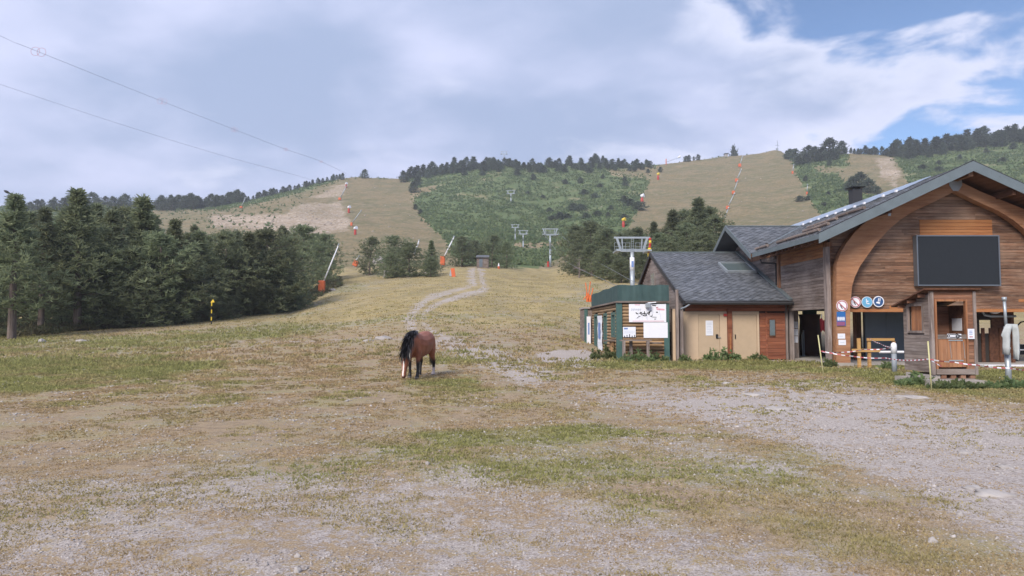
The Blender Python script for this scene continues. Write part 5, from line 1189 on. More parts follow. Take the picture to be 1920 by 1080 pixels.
# ================================================================== horse
def horse():
    h = thing('horse', 'brown horse with black mane and white blaze grazing on the meadow', 'horse', (-2.90, 21.75, gz(-2.90, 21.75)), math.atan2(-1.0, -.22))
    def loft(mb, rings, n=14):
        """rings: (centre, direction of the loft, half width across y, half height)"""
        base = len(mb.v)
        for k, (c, ry, rz) in enumerate(rings):
            c = Vector(c); p = Vector(rings[max(k - 1, 0)][0]); q = Vector(rings[min(k + 1, len(rings) - 1)][0]); d = (q - p).normalized(); s = Vector((0, 1, 0)); u = s.cross(d).normalized()
            for j in range(n): a = 2 * math.pi * j / n; mb.v.append(tuple(c + s * ry * math.cos(a) + u * rz * math.sin(a)))
        for k in range(len(rings) - 1):
            for j in range(n): a, b = base + k * n + j, base + k * n + (j + 1) % n; mb.f.append((a, b, b + n, a + n))
        mb.f.append(tuple(base + j for j in reversed(range(n)))); e = base + (len(rings) - 1) * n; mb.f.append(tuple(e + j for j in range(n)))
    mb = MB()
    loft(mb, [((-.93, 0, 1.12), .10, .12), ((-.86, 0, 1.10), .22, .27), ((-.68, 0, 1.09), .30, .36), ((-.45, 0, 1.07), .315, .375), ((-.15, 0, 1.01), .335, .385), ((.15, 0, .99), .33, .385), ((.42, 0, 1.02), .285, .40), ((.6, 0, 1.04), .23, .36), ((.72, 0, 1.02), .13, .22)])
    loft(mb, [((.38, 0, 1.16), .17, .28), ((.62, 0, 1.08), .165, .30), ((.82, 0, .95), .13, .235), ((1.0, 0, .80), .105, .185), ((1.12, 0, .70), .09, .14)])           # neck
    loft(mb, [((1.04, 0, .80), .06, .07), ((1.12, 0, .70), .105, .15), ((1.19, 0, .56), .11, .155), ((1.25, 0, .40), .085, .115), ((1.30, 0, .25), .066, .085), ((1.335, 0, .14), .07, .085), ((1.35, 0, .075), .05, .06)])   # head
    def leg(x, y, hind, fwd):
        if hind: R_ = [((x + .06, y * .8, 1.05), .15, .24), ((x + .10 + fwd * .2, y, .82), .13, .19), ((x + .06 + fwd * .5, y, .64), .085, .12), ((x - .07 + fwd * .8, y, .47), .06, .08), ((x - .05 + fwd, y, .30), .045, .055), ((x - .03 + fwd, y, .17), .048, .055), ((x + fwd, y, .10), .055, .06), ((x + .03 + fwd, y, .05), .068, .078), ((x + .04 + fwd, y, 0), .075, .088)]
        else: R_ = [((x - .02, y * .85, .98), .11, .20), ((x + .0 + fwd * .2, y, .78), .095, .13), ((x + fwd * .5, y, .60), .07, .085), ((x + fwd * .7, y, .46), .058, .065), ((x + fwd * .85, y, .32), .043, .048), ((x + fwd * .95, y, .17), .047, .052), ((x + .02 + fwd, y, .10), .055, .06), ((x + .04 + fwd, y, .05), .066, .076), ((x + .05 + fwd, y, 0), .073, .085)]
        loft(mb, [(c, a, b) for c, a, b in R_], 10)
    leg(.5, .16, False, .10); leg(.5, -.16, False, -.12); leg(-.68, .19, True, -.10); leg(-.68, -.17, True, .16)
    for sy in (-1, 1): loft(mb, [((1.06, sy * .075, .78), .03, .035), ((1.03, sy * .12, .83), .035, .04), ((1.0, sy * .15, .88), .008, .01)], 8)
    me = mb.mesh('horse_raw', 'stone'); tmp = link('horse_raw', me)
    rm = tmp.modifiers.new('r', 'REMESH'); rm.mode = 'VOXEL'; rm.voxel_size = .017
    s_ = tmp.modifiers.new('s', 'SMOOTH'); s_.iterations = 6; s_.factor = .5
    dg = bpy.context.evaluated_depsgraph_get(); body = bpy.data.meshes.new_from_object(tmp.evaluated_get(dg)); bpy.data.objects.remove(tmp)
    k = NT('horse_coat'); p = k.obj(); sep = k.n('ShaderNodeSeparateXYZ'); k.put(sep.inputs[0], p); x, y, z = sep.outputs; n = k.noise(p, 5, 4); n2 = k.noise(p, 40, 3)
    coat = k.mix(k.step(n, .35, .65), (.29, .10, .052), (.215, .072, .04)); coat = k.mix(k.step(z, 1.1, 1.42, 0, .25), coat, (.33, .12, .075)); coat = k.mix(k.math('MULTIPLY', n2, .25), coat, (.12, .035, .02))  # coat painted paler towards the back, as a sheen of light from above
    zz = k.math('ADD', z, k.math('MULTIPLY', k.math('SUBTRACT', n, .5), .25))
    legm = k.math('MULTIPLY', k.step(zz, .62, .46), k.math('SUBTRACT', 1.0, k.step(x, .86, .92)))
    col = k.mix(legm, coat, (.014, .012, .012))
    sock = k.math('MULTIPLY', k.math('MULTIPLY', k.step(z, .30, .24), k.step(y, .1, .14)), k.step(x, -.3, -.5)); col = k.mix(sock, col, (.50, .42, .40))
    hoof = k.math('MULTIPLY', k.step(z, .07, .055), k.math('SUBTRACT', 1.0, k.step(x, .86, .92))); col = k.mix(hoof, col, (.10, .09, .085))
    muz = k.math('MULTIPLY', k.step(z, .20, .10), k.step(x, 1.1, 1.2)); col = k.mix(k.math('MULTIPLY', muz, .8), col, (.05, .03, .028))
    ab = k.math('ABSOLUTE', k.math('ADD', y, k.math('MULTIPLY', k.math('SUBTRACT', n, .5), .04)))
    bl = k.math('MULTIPLY', k.math('MULTIPLY', k.step(ab, .028, .015), k.step(x, k_ := 1.19, 1.23)), k.math('MULTIPLY', k.step(z, .12, .16), k.step(z, .60, .54))); col = k.mix(bl, col, (.66, .60, .58))
    k.fin(col, .5, 0, .35); body.materials.clear(); body.materials.append(k.m); body.polygons.foreach_set('use_smooth', [True] * len(body.polygons))
    link('body', body, h)
    hm = NT('horse_hair'); hc = hm.mix(hm.noise(hm.obj(), 14, 3), (.014, .013, .015), (.035, .032, .036)); hm.fin(hc, .45, 0, .4); M['hair'] = hm.m
    rg = random.Random(4); mane = MB()
    def lock(mb, p, d1, ln, w, sag):
        p = Vector(p); pts = [p + Vector(d1) * (ln * u) + Vector((0, 0, -sag * ln * u * u)) for u in (0, .25, .5, .75, 1)]; sd = Vector((rg.uniform(-1, 1), rg.uniform(-.3, .3), rg.uniform(-.3, .3))).normalized()
        for a, b, wa, wb in zip(pts[:-1], pts[1:], (1, 1, .85, .55), (1, .85, .55, .1)): mb.quad(a - sd * w * wa, a + sd * w * wa, b + sd * w * wb, b - sd * w * wb)
    crest = [((.38, 1.42), 0), ((.60, 1.40), .1), ((.79, 1.31), .2), ((.975, 1.11), .35), ((1.12, .93), .5), ((1.19, .80), .6)]
    for k_ in range(1500):
        u = rg.random() * 4.999; i = int(u); f = u - i; x = crest[i][0][0] * (1 - f) + crest[i + 1][0][0] * f; z = crest[i][0][1] * (1 - f) + crest[i + 1][0][1] * f
        tx, tz = crest[i + 1][0][0] - crest[i][0][0], crest[i + 1][0][1] - crest[i][0][1]; L_ = math.hypot(tx, tz); tx, tz = tx / L_, tz / L_
        side = rg.gauss(-.04, .21); al = rg.uniform(.55, 1.0); lift = .02 + .04 * rg.random()
        lock(mane, (x + rg.uniform(-.03, .03), max(-.13, min(.13, side * .22 + rg.uniform(-.03, .03))), z + lift - abs(side) * .05), (tx * al + .1, side * .75, tz * al), rg.uniform(.18, .32), rg.uniform(.010, .022), rg.uniform(.25, .7) * (.4 + abs(side)))
    for k_ in range(70): lock(mane, (1.20 + rg.uniform(-.03, .03), rg.uniform(-.06, .06), .82), (rg.uniform(.3, .7), rg.uniform(-.12, .12), -.15), rg.uniform(.2, .32), .01, rg.uniform(.8, 1.1))
    mane.build('mane', 'hair', h)
    tail = MB()
    for k_ in range(160): lock(tail, (-.90 + rg.uniform(-.03, .03), rg.uniform(-.03, .03), 1.22 + rg.uniform(-.06, .02)), (rg.uniform(-.28, -.1), rg.uniform(-.02, .16), -.35), rg.uniform(.7, 1.0), .013, rg.uniform(.55, .75))
    tail.build('tail', 'hair', h)
    for sy in (-1, 1): MB().tube([(1.17, sy * .098, .585), (1.18, sy * .112, .575), (1.185, sy * .115, .56)], [.018, .02, .008], 8).build('eye', 'black', h, True)
horse()
# ================================================================== trees
def clumps_mesh(name, C, Dn, size, k, mat, rng, width=.2, spread=.85):
    """needle tufts: k slender triangles round every clump centre C, leaning along Dn"""
    n = len(C); C = np.repeat(C, k, 0); Dn = np.repeat(Dn, k, 0); sz = np.repeat(size, k)
    d = rng.normal(size=(n * k, 3)); d /= np.linalg.norm(d, axis=1)[:, None]; d = d * spread + Dn * .75; d /= np.linalg.norm(d, axis=1)[:, None]
    s = np.cross(d, rng.normal(size=(n * k, 3))); s /= np.linalg.norm(s, axis=1)[:, None]
    L = sz * rng.uniform(.6, 1.2, n * k); w = L * width; base = C - d * (L * .15)[:, None]
    V = np.stack([base - s * (w * .6)[:, None], base + s * (w * .6)[:, None], C + d * L[:, None] + s * (w * .45)[:, None], C + d * L[:, None] - s * (w * .45)[:, None]], 1).reshape(-1, 3)
    return npmesh(name, V, np.arange(n * k * 4).reshape(-1, 4), mat)
def pine(seed, H, Rm, h0, levels, nb, nc, k, size, mat='needles', top=.75, lump=.35, open_=0.0, rnd=False):
    rng = np.random.default_rng(seed); C, D = [], []; br = MB(); bend = rng.normal(0, .02 * H, 2)
    ph = rng.uniform(0, 6.28, 4)
    for i in range(levels):
        t = (i + rng.uniform(0, .8)) / levels; z = h0 + (H - h0) * t
        prof_ = (1 - t) ** top * min(1.0, .62 + 1.6 * t) * (1 if t < .68 else 1 - (t - .68) * 2.3)
        if rnd: prof_ = (1 - t ** 1.9) ** .75 * min(1.0, .72 + 1.1 * t)
        for j in range(nb):
            a = 2 * math.pi * (j + rng.uniform(-.4, .4)) / nb + i * 2.4
            if rng.random() < open_: continue
            r = Rm * prof_ * (1 + lump * (math.sin(a * 2 + ph[0] + t * 6) * .5 + math.sin(a * 3 + ph[1] - t * 11) * .5 + math.sin(t * 23 + ph[2] + a) * .35)) * rng.uniform(.72, 1.15) + .06
            up = .10 + .5 * t + rng.uniform(-.12, .15); cx, cy = bend * t * t
            for q in range(nc):
                u = 1 - (q / nc) * .8 * rng.uniform(.8, 1.2); u = max(u, .15)
                p = np.array([cx + math.cos(a) * r * u, cy + math.sin(a) * r * u, z + up * r * u * u - .10 * r * (1 - u)]) + rng.normal(0, .03 + .06 * r, 3)
                C.append(p); D.append([math.cos(a) * .7, math.sin(a) * .7, .65])
            if mat == 'needles' and i % 2 == 0 and j % 2 == 0: br.tube([(cx, cy, z), (cx + math.cos(a) * r * .75, cy + math.sin(a) * r * .75, z + up * r * .5)], [.035, .012], 4, False)
    for q in range(9): C.append(np.array([bend[0], bend[1], H - .10 * q * H / 10])); D.append([0, 0, 1.0])
    C = np.array(C); D = np.array(D); rs = size * rng.uniform(.7, 1.3, len(C))
    crown = clumps_mesh('crown', C, D, rs, k, mat, rng, .13 if mat == 'needles' else .2)
    tr = MB().tube([(0, 0, -.6), (0, 0, .1), (bend[0] * .1, bend[1] * .1, H * .3), (bend[0] * .5, bend[1] * .5, H * .7), (bend[0], bend[1], H * .97)], [H * .026, H * .021, H * .016, H * .009, .01], 9)
    if br.v: o = len(tr.v); tr.v += br.v; tr.f += [tuple(i + o for i in f) for f in br.f]
    return crown, tr.mesh('trunk', 'bark', True), H, Rm
NEAR = [pine(1, 10, 2.5, 1.9, 24, 8, 5, 11, .36, top=1.05, lump=.5, open_=.18), pine(2, 10, 2.1, 1.0, 26, 8, 5, 11, .34, top=1.15, lump=.45, open_=.16), pine(3, 9, 2.7, .3, 22, 9, 5, 12, .36, lump=.65, open_=.2, rnd=True), pine(4, 8, 2.6, .1, 20, 9, 5, 12, .35, lump=.65, open_=.18, rnd=True), pine(5, 10, 1.7, .4, 26, 7, 5, 12, .32, top=1.1, lump=.4, open_=.1), pine(6, 7, 2.5, .0, 18, 9, 5, 12, .35, lump=.65, open_=.1, rnd=True)]
FAR = [pine(11, 8, 2.3, .3, 11, 6, 3, 5, .85, 'farneedles', .75), pine(12, 8, 1.9, .3, 12, 6, 3, 5, .8, 'farneedles', .9), pine(13, 8, 2.6, .2, 10, 7, 3, 5, .9, 'farneedles', .6), pine(14, 5, 2.6, .0, 8, 7, 3, 5, .85, 'farneedles', .5), pine(15, 8, 1.6, .5, 12, 5, 3, 5, .75, 'farneedles', 1.0)]
TREES = []
def tree(label, px, top, Y, kind, wpx=None, group=None, base=None, name='pine_tree', protos=None, sink=.0):
    P_ = (protos or NEAR)[kind]; b = ground(px, Y) if base is None else base
    H = max(1.0, at(px, top, b.y).z - b.z); s = H / P_[2]; sr = s if wpx is None else (wpx * (.56 if kind in (0, 1, 4) else .62) / FPX * b.y) / P_[3]
    sr = max(min(sr, s * 1.9), s * .5)
    t = thing(name, label, 'tree', b - Vector((0, 0, sink)), random.uniform(0, 6.28), group); t.scale = (sr, sr, s)
    link('crown', P_[0], t); link('trunk', P_[1], t); TREES.append((b.x, b.y)); return t
WOOD = 'pines of the wood at the left'
front = [(24, 372, 52, 0, 165, 'tall pine with a bare thick trunk at the left picture edge'), (78, 396, 58, 0, 130, 'pine behind the thick trunked one at the picture edge'), (146, 362, 60, 0, 165, 'tallest broad pine of the left wood with a visible trunk'), (205, 398, 64, 1, 120, 'slender pine between the tallest two of the left wood'), (262, 373, 66, 1, 150, 'tall pointed pine in the middle of the left wood'),
 (330, 416, 67, 4, 90, 'narrow pointed pine right of the tall pointed one'), (300, 440, 64, 3, 130, 'low dense pine at the front of the left wood'), (372, 436, 70, 1, 110, 'rounded pine behind the striped post'), (420, 436, 73, 2, 105, 'bushy pine just right of the striped post'), (462, 438, 75, 1, 100, 'dense low pine near the right part of the wood'), (508, 432, 78, 2, 120, 'full pine near the right end of the wood'), (540, 446, 83, 3, 74, 'pine at the lower right corner of the wood'),
 (560, 424, 104, 2, 100, 'broad pine at the right end of the wood beside the lance'), (606, 440, 116, 3, 66, 'last pine at the right end of the wood behind the lance')]
for px, top, Y, k, w, lb in front: tree(lb, px, top, Y, k, w, WOOD)
rr = random.Random(21)
for px, top, Y, k, w in ((-60, 380, 58, 0, 170), (110, 400, 72, 1, 110), (50, 400, 70, 1, 130), (175, 385, 75, 1, 120), (235, 395, 76, 2, 120), (285, 405, 78, 1, 110), (345, 440, 80, 4, 80), (395, 445, 84, 4, 80), (440, 436, 87, 1, 90), (485, 440, 90, 2, 90), (530, 428, 92, 1, 90), (585, 440, 120, 2, 70), (110, 470, 66, 3, 110), (190, 470, 62, 3, 130), (240, 465, 63, 5, 120), (345, 480, 66, 5, 110), (-10, 455, 68, 3, 130), (490, 480, 78, 5, 100), (440, 490, 74, 5, 90), (530, 500, 80, 5, 80), (395, 500, 70, 5, 90), (270, 510, 62, 5, 90), (120, 420, 80, 2, 110), (10, 420, 75, 2, 130), (-100, 420, 56, 3, 150), (310, 430, 84, 4, 60), (362, 425, 90, 4, 60)):
    tree('dark pine filling the inner rows of the left wood', px, top, Y, k, w, WOOD)
MID = 'pines on the meadow brow'
for px, top, Y, k, w, lb in ((692, 446, 128, 2, 50, 'round pine standing alone left of the middle clump'), (744, 444, 122, 2, 66, 'tall pine at the back of the middle clump'), (766, 456, 112, 3, 84, 'largest bushy pine at the front of the middle clump'), (808, 452, 118, 1, 40, 'pointed pine at the right of the middle clump'), (806, 484, 110, 5, 44, 'small low pine at the right foot of the middle clump'), (733, 476, 113, 5, 44, 'low bush pine at the left foot of the middle clump'),
  (866, 444, 142, 2, 56, 'leftmost pine of the group behind the small hut'), (895, 452, 146, 2, 42, 'pine hidden behind the small hut'), (922, 442, 144, 2, 46, 'tall pine right behind the small hut'), (950, 454, 142, 3, 36, 'rightmost pine of the group by the small hut')):
    tree(lb, px, top, Y, k, w, MID)
RC = 'dark pine cluster behind the house'
for px, top, Y, k, w, lb in ((1310, 374, 105, 1, 110, 'tallest pine behind the slate roofed house'), (1262, 396, 108, 1, 90, 'second tallest pine behind the slate roofed house'), (1082, 424, 128, 3, 66, 'leftmost pine of the dark cluster above the haul rope')):
    tree(lb, px, top, Y, k, w, RC)
for px, top, Y, k, w in ((1112, 418, 124, 2, 76), (1140, 430, 118, 3, 80), (1190, 432, 120, 3, 80), (1288, 395, 112, 2, 80), (1330, 392, 110, 2, 80), (1110, 460, 108, 3, 70), (1165, 440, 112, 3, 70), (1204, 428, 116, 2, 70), (1228, 418, 112, 1, 60), (1240, 440, 102, 2, 80), (1180, 462, 100, 3, 80), (1140, 470, 98, 5, 70), (1210, 470, 96, 3, 80), (1290, 420, 100, 2, 90), (1340, 410, 102, 2, 90), (1365, 430, 104, 2, 80), (1085, 462, 116, 5, 50), (1165, 485, 92, 5, 60), (1255, 455, 95, 3, 80), (1320, 440, 95, 3, 90)):
    tree('dark pine massed in the cluster above the house roof', px, top, Y, k, w, RC)
# dead grey snag in the cluster
b = ground(1086, 106); t = thing('dead_pine', 'grey leafless dead pine at the left foot of the dark cluster', 'tree', b); rr = random.Random(2); s = 106 / FPX
mb = MB().tube([(0, 0, -.4), (.1, 0, 20 * s), (0, 0, 42 * s)], [.14, .09, .02], 6)
mb.build('trunk', 'deadwood', t)
for k in range(26):
    z0 = rr.uniform(2, 38) * s; a = rr.uniform(0, 6.28); L_ = rr.uniform(8, 22) * s * (1 - z0 / (60 * s)); MB().tube([(0, 0, z0), (math.cos(a) * L_ * .6, math.sin(a) * L_ * .6, z0 + L_ * .05), (math.cos(a) * L_, math.sin(a) * L_, z0 - L_ * .2)], [.045, .03, .01], 4, False).build('branch', 'deadwood', t)
# bird on the tree at the left edge
c = at(13, 361, 52); t = thing('bird', 'small black bird perched on the pine top at the left picture edge', 'bird', c)
b_ = MB().tube([(-.22, 0, .16), (-.12, 0, .1), (.05, 0, .02), (.2, 0, -.06), (.42, 0, -.14)], [.03, .09, .10, .05, .015], 8).build('body', 'black', t, True)
# far trees: rows on the crests, then singles on the slopes
def row(label, xs, n, hpx, group, dY=14, ks=(0, 1, 2), jit=5, off=0.0, wide=1.0, seed=1):
    rr = random.Random(seed); x0, x1 = xs[0], xs[1]
    for i in range(n):
        nth = '%d%s' % (i + 1, 'th' if 10 <= (i + 1) % 100 <= 20 else {1: 'st', 2: 'nd', 3: 'rd'}.get((i + 1) % 10, 'th'))
        px = x0 + (x1 - x0) * (i + rr.uniform(0, .9)) / n; cy = np.interp(px, CREST[:, 0], CREST[:, 2]); Y = cy - 2 - rr.random() * dY + off; b = ground(px, Y); h = rr.uniform(*hpx) * .92; _, py = proj(b.x, b.y, b.z)
        tree(label + ', %s from left' % nth, px, float(py) - h, Y, rr.choice(ks), h * rr.uniform(.62, .95) * wide, group, b, protos=FAR)
row('dark pine on the far hilltop above the left wood', (15, 250), 18, (14, 30), 'far hilltop pines over the left wood', 40, ks=(0, 2, 3), wide=1.2, seed=2)
row('dark pine in the dense row below the left ridge', (290, 455), 30, (17, 30), 'tree row on the left ridge', 30, ks=(0, 2), wide=1.1, seed=3)
row('pine in the thinning row climbing the left ridge', (455, 645), 30, (8, 17), 'tree row on the left ridge', 12, seed=4)
b = hit(683, 334); tree('lone round pine on the skyline at the top of the left piste', 683, 318, b.y, 2, 14, None, b, protos=FAR)
row('dark pine at the left top edge of the green hill', (752, 930), 36, (12, 25), 'trees on the middle hill crest', 30, ks=(0, 1, 2, 4), seed=5)
row('dark pine in the long crest row of the green hill', (930, 1225), 62, (11, 20), 'trees on the middle hill crest', 40, ks=(0, 1, 2, 3), seed=6)
row('dark shrubby tree on the skyline left of the right piste', (1288, 1316), 4, (7, 13), 'skyline shrubs by the right piste', 5, ks=(3,), seed=7)
b = hit(1378, 292); tree('single dark tree beside the tiny skyline hut', 1378, 279, b.y, 2, 14, None, b, protos=FAR)
row('dark tree in the thicket right of the right piste top', (1480, 1592), 22, (14, 26), 'thicket right of the right piste', 40, ks=(0, 2, 3), wide=1.1, seed=8)
b = ground(1560, 455); tree('large round tree above the thicket right of the right piste', 1560, 262, 455, 2, 44, None, b, protos=FAR)
row('small pine on the skyline above the tan clearing', (1600, 1690), 14, (10, 18), 'crest pines above the station roof', 8, ks=(0, 1, 4), seed=9)
row('dark pine in the crest row above the station roof', (1680, 1960), 46, (20, 34), 'crest pines above the station roof', 36, ks=(0, 1, 2, 4), seed=10)
rr = random.Random(31)
for px, py, h, w, lb in ((1612, 358, 34, 40, 'tallest'), (1598, 360, 28, 34, 'leftmost'), (1630, 362, 26, 36, 'third'), (1645, 366, 16, 28, 'smallest, rightmost')):
    b = hit(px, py); tree(lb + ' dark tree of the small grove behind the chimney', px, py - h, b.y, 2, w, 'grove behind the chimney', b, protos=FAR)
sing = [(779, 393, 10, 10), (788, 402, 9, 9), (1238, 323, 10, 9), (870, 330, 9, 10), (775, 362, 22, 16), (782, 350, 20, 16), (1198, 395, 16, 26), (1180, 388, 14, 24), (1170, 378, 10, 20), (1172, 350, 18, 12), (1075, 395, 13, 26), (1090, 396, 12, 22), (1050, 412, 13, 30), (1035, 414, 9, 24), (1065, 410, 9, 20), (1098, 410, 10, 16), (1088, 344, 12, 13), (1000, 338, 12, 11), (1012, 325, 10, 16), (970, 330, 14, 18), (1130, 335, 8, 10), (1095, 365, 9, 26), (1115, 372, 9, 16), (1120, 406, 10, 16), (1140, 408, 10, 14), (1145, 395, 10, 14), (1170, 412, 10, 24), (1030, 398, 8, 12), (1510, 340, 10, 12), (1500, 378, 10, 18), (1515, 376, 8, 14), (1545, 388, 8, 12), (1553, 368, 9, 10), (1760, 310, 9, 12), (1800, 300, 10, 14), (1850, 288, 10, 14), (1880, 305, 9, 14), (1900, 280, 12, 16), (1730, 318, 9, 22), (1760, 322, 9, 26), (1018, 372, 6, 9), (1060, 345, 8, 12), (1045, 322, 10, 14), (1150, 318, 8, 12), (1190, 322, 9, 12), (1215, 325, 8, 10), (905, 330, 8, 12), (1105, 325, 9, 14), (1125, 352, 7, 10), (990, 365, 6, 8)]
def place_words(px, py, h, w):
    hill = 'at the left edge of the green hill' if px < 860 else 'left of the tower line on the green hill' if px < 940 else 'beside the tower line on the green hill' if px < 1005 else 'on the middle of the green hill' if px < 1080 else 'on the right half of the green hill' if px < 1140 else 'near the left edge of the right piste' if px < 1300 else 'just right of the right piste' if px < 1600 else 'on the hill above the station roof'
    lev = 'just under the crest' if py < 328 else 'high up' if py < 352 else 'halfway up' if py < 385 else 'low down'
    look = 'wide spreading' if w > 1.7 * h else 'tall pointed' if h > 1.25 * w else 'small round' if h < 9.5 else 'round bushy'
    return '%s dark shrub %s %s' % (look, lev, hill)
for px, py, h, w in sing:
    b = hit(px, py); tree(place_words(px, py, h, w), px, py - h, b.y, 3 if w > 1.4 * h else rr.choice((2, 3, 0)), w, 'scattered slope shrubs', b, name='slope_shrub', protos=FAR)

# ================================================================== scrub cover on the green slopes, undergrowth
def scatter_clumps(name, label, cat, P0, size, k, mat, flat=.5, width=.5):
    rng = np.random.default_rng(5); D = np.tile([0, -.35, .55], (len(P0), 1)); me = clumps_mesh(name, P0, D, size, k, mat, rng, width, 1.0)
    return tag(link(name, me), label, cat, kind='stuff')
n = 110000; u = RNG.uniform(-.82, .82, n); Y = RNG.uniform(170, 560, n) ** 1.0; X = u * Y; Z = terr(X, Y); g = zones(X, Y, Z)
den = g[3] * sm(fbm(X / 9, Y / 9, 77), .26, .60); keep = RNG.random(n) < den; P0 = np.stack([X, Y, Z + .15], 1)[keep]
scatter_clumps('scrub_cover', 'low green juniper scrub covering the far slopes', 'scrub', P0, RNG.uniform(.5, 1.25, len(P0)), 6, 'scrub')
# stones and dry tufts on the pistes and the gravel mound
def pebbles(name, label, P0, size, flat, colr):
    """low stones: squashed octahedra"""
    n = len(P0); o = np.array([(1, 0, 0), (0, 1, 0), (-1, 0, 0), (0, -1, 0), (0, 0, 1), (0, 0, -.5)], float); f = np.array([(0, 1, 4), (1, 2, 4), (2, 3, 4), (3, 0, 4), (1, 0, 5), (2, 1, 5), (3, 2, 5), (0, 3, 5)])
    j = RNG.uniform(.6, 1.25, (n, 6, 3)); V = o[None] * j; V[:, :, 2] *= flat; V[:, 4, :2] += RNG.normal(0, .3, (n, 2)); a = RNG.uniform(0, 6.28, n); c, s = np.cos(a)[:, None], np.sin(a)[:, None]
    V = np.stack([V[:, :, 0] * c - V[:, :, 1] * s, V[:, :, 0] * s + V[:, :, 1] * c, V[:, :, 2]], 2) * size[:, None, None] + P0[:, None]
    F = (f[None] + (np.arange(n) * 6)[:, None, None]).reshape(-1, 3); cl = np.repeat(colr, 6, 0)
    return tag(link(name, npmesh(name, V.reshape(-1, 3), F, 'pebble', {'tint': cl})), label, 'stones', kind='stuff')
n = 9000; u = RNG.uniform(-.45, .6, n); Y = RNG.uniform(200, 540, n); X = u * Y; Z = terr(X, Y); g = zones(X, Y, Z); keep = RNG.random(n) < (g[5] * .5 + g[4] * .02 + g[3] * .05 * sm(fbm(X / 15, Y / 15, 91), .55, .65)); P0 = np.stack([X, Y, Z], 1)[keep]; m = len(P0)
pebbles('slope_stones', 'loose pale stones on the bare gravel slopes', P0, RNG.uniform(.25, .8, m), .6, np.array([.36, .32, .29]) * RNG.uniform(.7, 1.25, (m, 1)))
# undergrowth along the wood's foot
n = 9000; px = RNG.uniform(-120, 640, n); Yb = np.interp(px, [-120, 25, 150, 300, 400, 550, 640], [53, 55, 60, 65, 69, 81, 104]); Y = Yb + RNG.uniform(-1.5, 16, n) ; X = (px - 960) / FPX * Y; keep = RNG.random(n) < .35 + .65 * (fbm(X / 2, Y / 2, 13) > .5); X, Y = X[keep], Y[keep]
P0 = np.stack([X, Y, terr(X, Y) + RNG.uniform(0, .5, len(X))], 1)
scatter_clumps('undergrowth', 'dark brush and tall grass along the foot of the left wood', 'undergrowth', P0, RNG.uniform(.25, .6, len(P0)), 7, 'undergrowth', width=.18)

# ================================================================== meadow: grass tufts, pebbles, stones, weeds
def grass(n, y0, y1, pw, hs, name, label, blades=6):
    Y = y0 * (y1 / y0) ** RNG.random(n) if pw else RNG.uniform(y0, y1, n); u = RNG.uniform(-1.0, 1.0, n); X = u * (Y + 1.0); Z = terr(X, Y); g = zones(X, Y, Z)
    patch = fbm(X / .9, Y / .9, 61); patch2 = fbm(X / .28, Y / .28, 62)
    dens = np.clip(1.0 - g[0] * 1.05, .10, 1) * sm(patch * .6 + patch2 * .4, .38, .60) + g[1] * .5; keep = RNG.random(n) < dens; inb = (X > 4.3) & (Y > 28.8) & (Y < 42); keep &= ~inb & ~((X > 10.7) & (X < 12.2) & (Y > 17.5) & (Y < 19.5)) & ~((X > 12.1) & (Y > 25.9))
    X, Y, Z = X[keep], Y[keep], Z[keep]; gr, gd = g[1][keep], g[2][keep]; m = len(X)
    mixg = np.clip(gr * 1.0 + (fbm(X / 1.3, Y / 1.3, 63) - .42) * 2.2, 0, 1)[:, None]; mixd = np.clip(gd + RNG.normal(0, .15, m), 0, 1)[:, None]
    dry = np.array([.42, .31, .185]) * (1 - mixd) + np.array([.48, .38, .18]) * mixd; col = dry * (1 - mixg) + np.array([.31, .305, .125]) * mixg; col = col * RNG.uniform(.65, 1.3, (m, 1)); col = np.repeat(col, blades, 0)
    B = m * blades; cx = np.repeat(X, blades) + RNG.normal(0, .035, B) * np.repeat(np.maximum(1, Y / 14), blades); cy = np.repeat(Y, blades) + RNG.normal(0, .035, B) * np.repeat(np.maximum(1, Y / 14), blades); cz = np.repeat(Z, blades) - .005
    h = RNG.uniform(.4, 1.2, B) * hs * np.repeat(np.clip(Y / 11, .8, 2.6), blades) * np.repeat(.7 + .6 * mixg[:, 0], blades); w = .0075 * np.repeat(np.clip(Y / 5, 1, 7), blades); a = RNG.uniform(0, 6.28, B); lx, ly = np.cos(a) * h * .8, np.sin(a) * h * .8; b2 = RNG.uniform(0, 6.28, B); wx, wy = np.cos(b2) * w, np.sin(b2) * w
    V = np.stack([np.stack([cx - wx, cy - wy, cz], 1), np.stack([cx + wx, cy + wy, cz], 1), np.stack([cx + lx, cy + ly, cz + h], 1)], 1).reshape(-1, 3)
    return tag(link(name, npmesh(name, V, np.arange(B * 3).reshape(-1, 3), 'grass', {'tint': np.repeat(col, 3, 0)})), label, 'grass', kind='stuff')
grass(170000, 3.0, 28, True, .030, 'grass', 'short sparse grass tufts growing through the gravel in the foreground')
grass(75000, 26, 120, True, .050, 'meadow_grass', 'golden dry meadow grass on the rising ground', 4)
n = 180000; Y = 3.0 * (26 / 3.0) ** RNG.random(n); X = RNG.uniform(-1.0, 1.0, n) * (Y + 1); Z = terr(X, Y); g = zones(X, Y, Z); keep = RNG.random(n) < np.clip(g[0] * .75, .05, 1) * sm(fbm(X / .8, Y / .8, 71), .35, .6) * .7; X, Y, Z = X[keep], Y[keep], Z[keep]; m = len(X)
pebbles('pebbles', 'small grey pebbles strewn over the gravel', np.stack([X, Y, Z], 1), RNG.uniform(.006, .020, m) * np.clip(Y / 7, .8, 2.2) * (1 + .8 * (RNG.random(m) > .985)), .6, np.array([.38, .35, .34]) * RNG.uniform(.6, 1.25, (m, 1)))
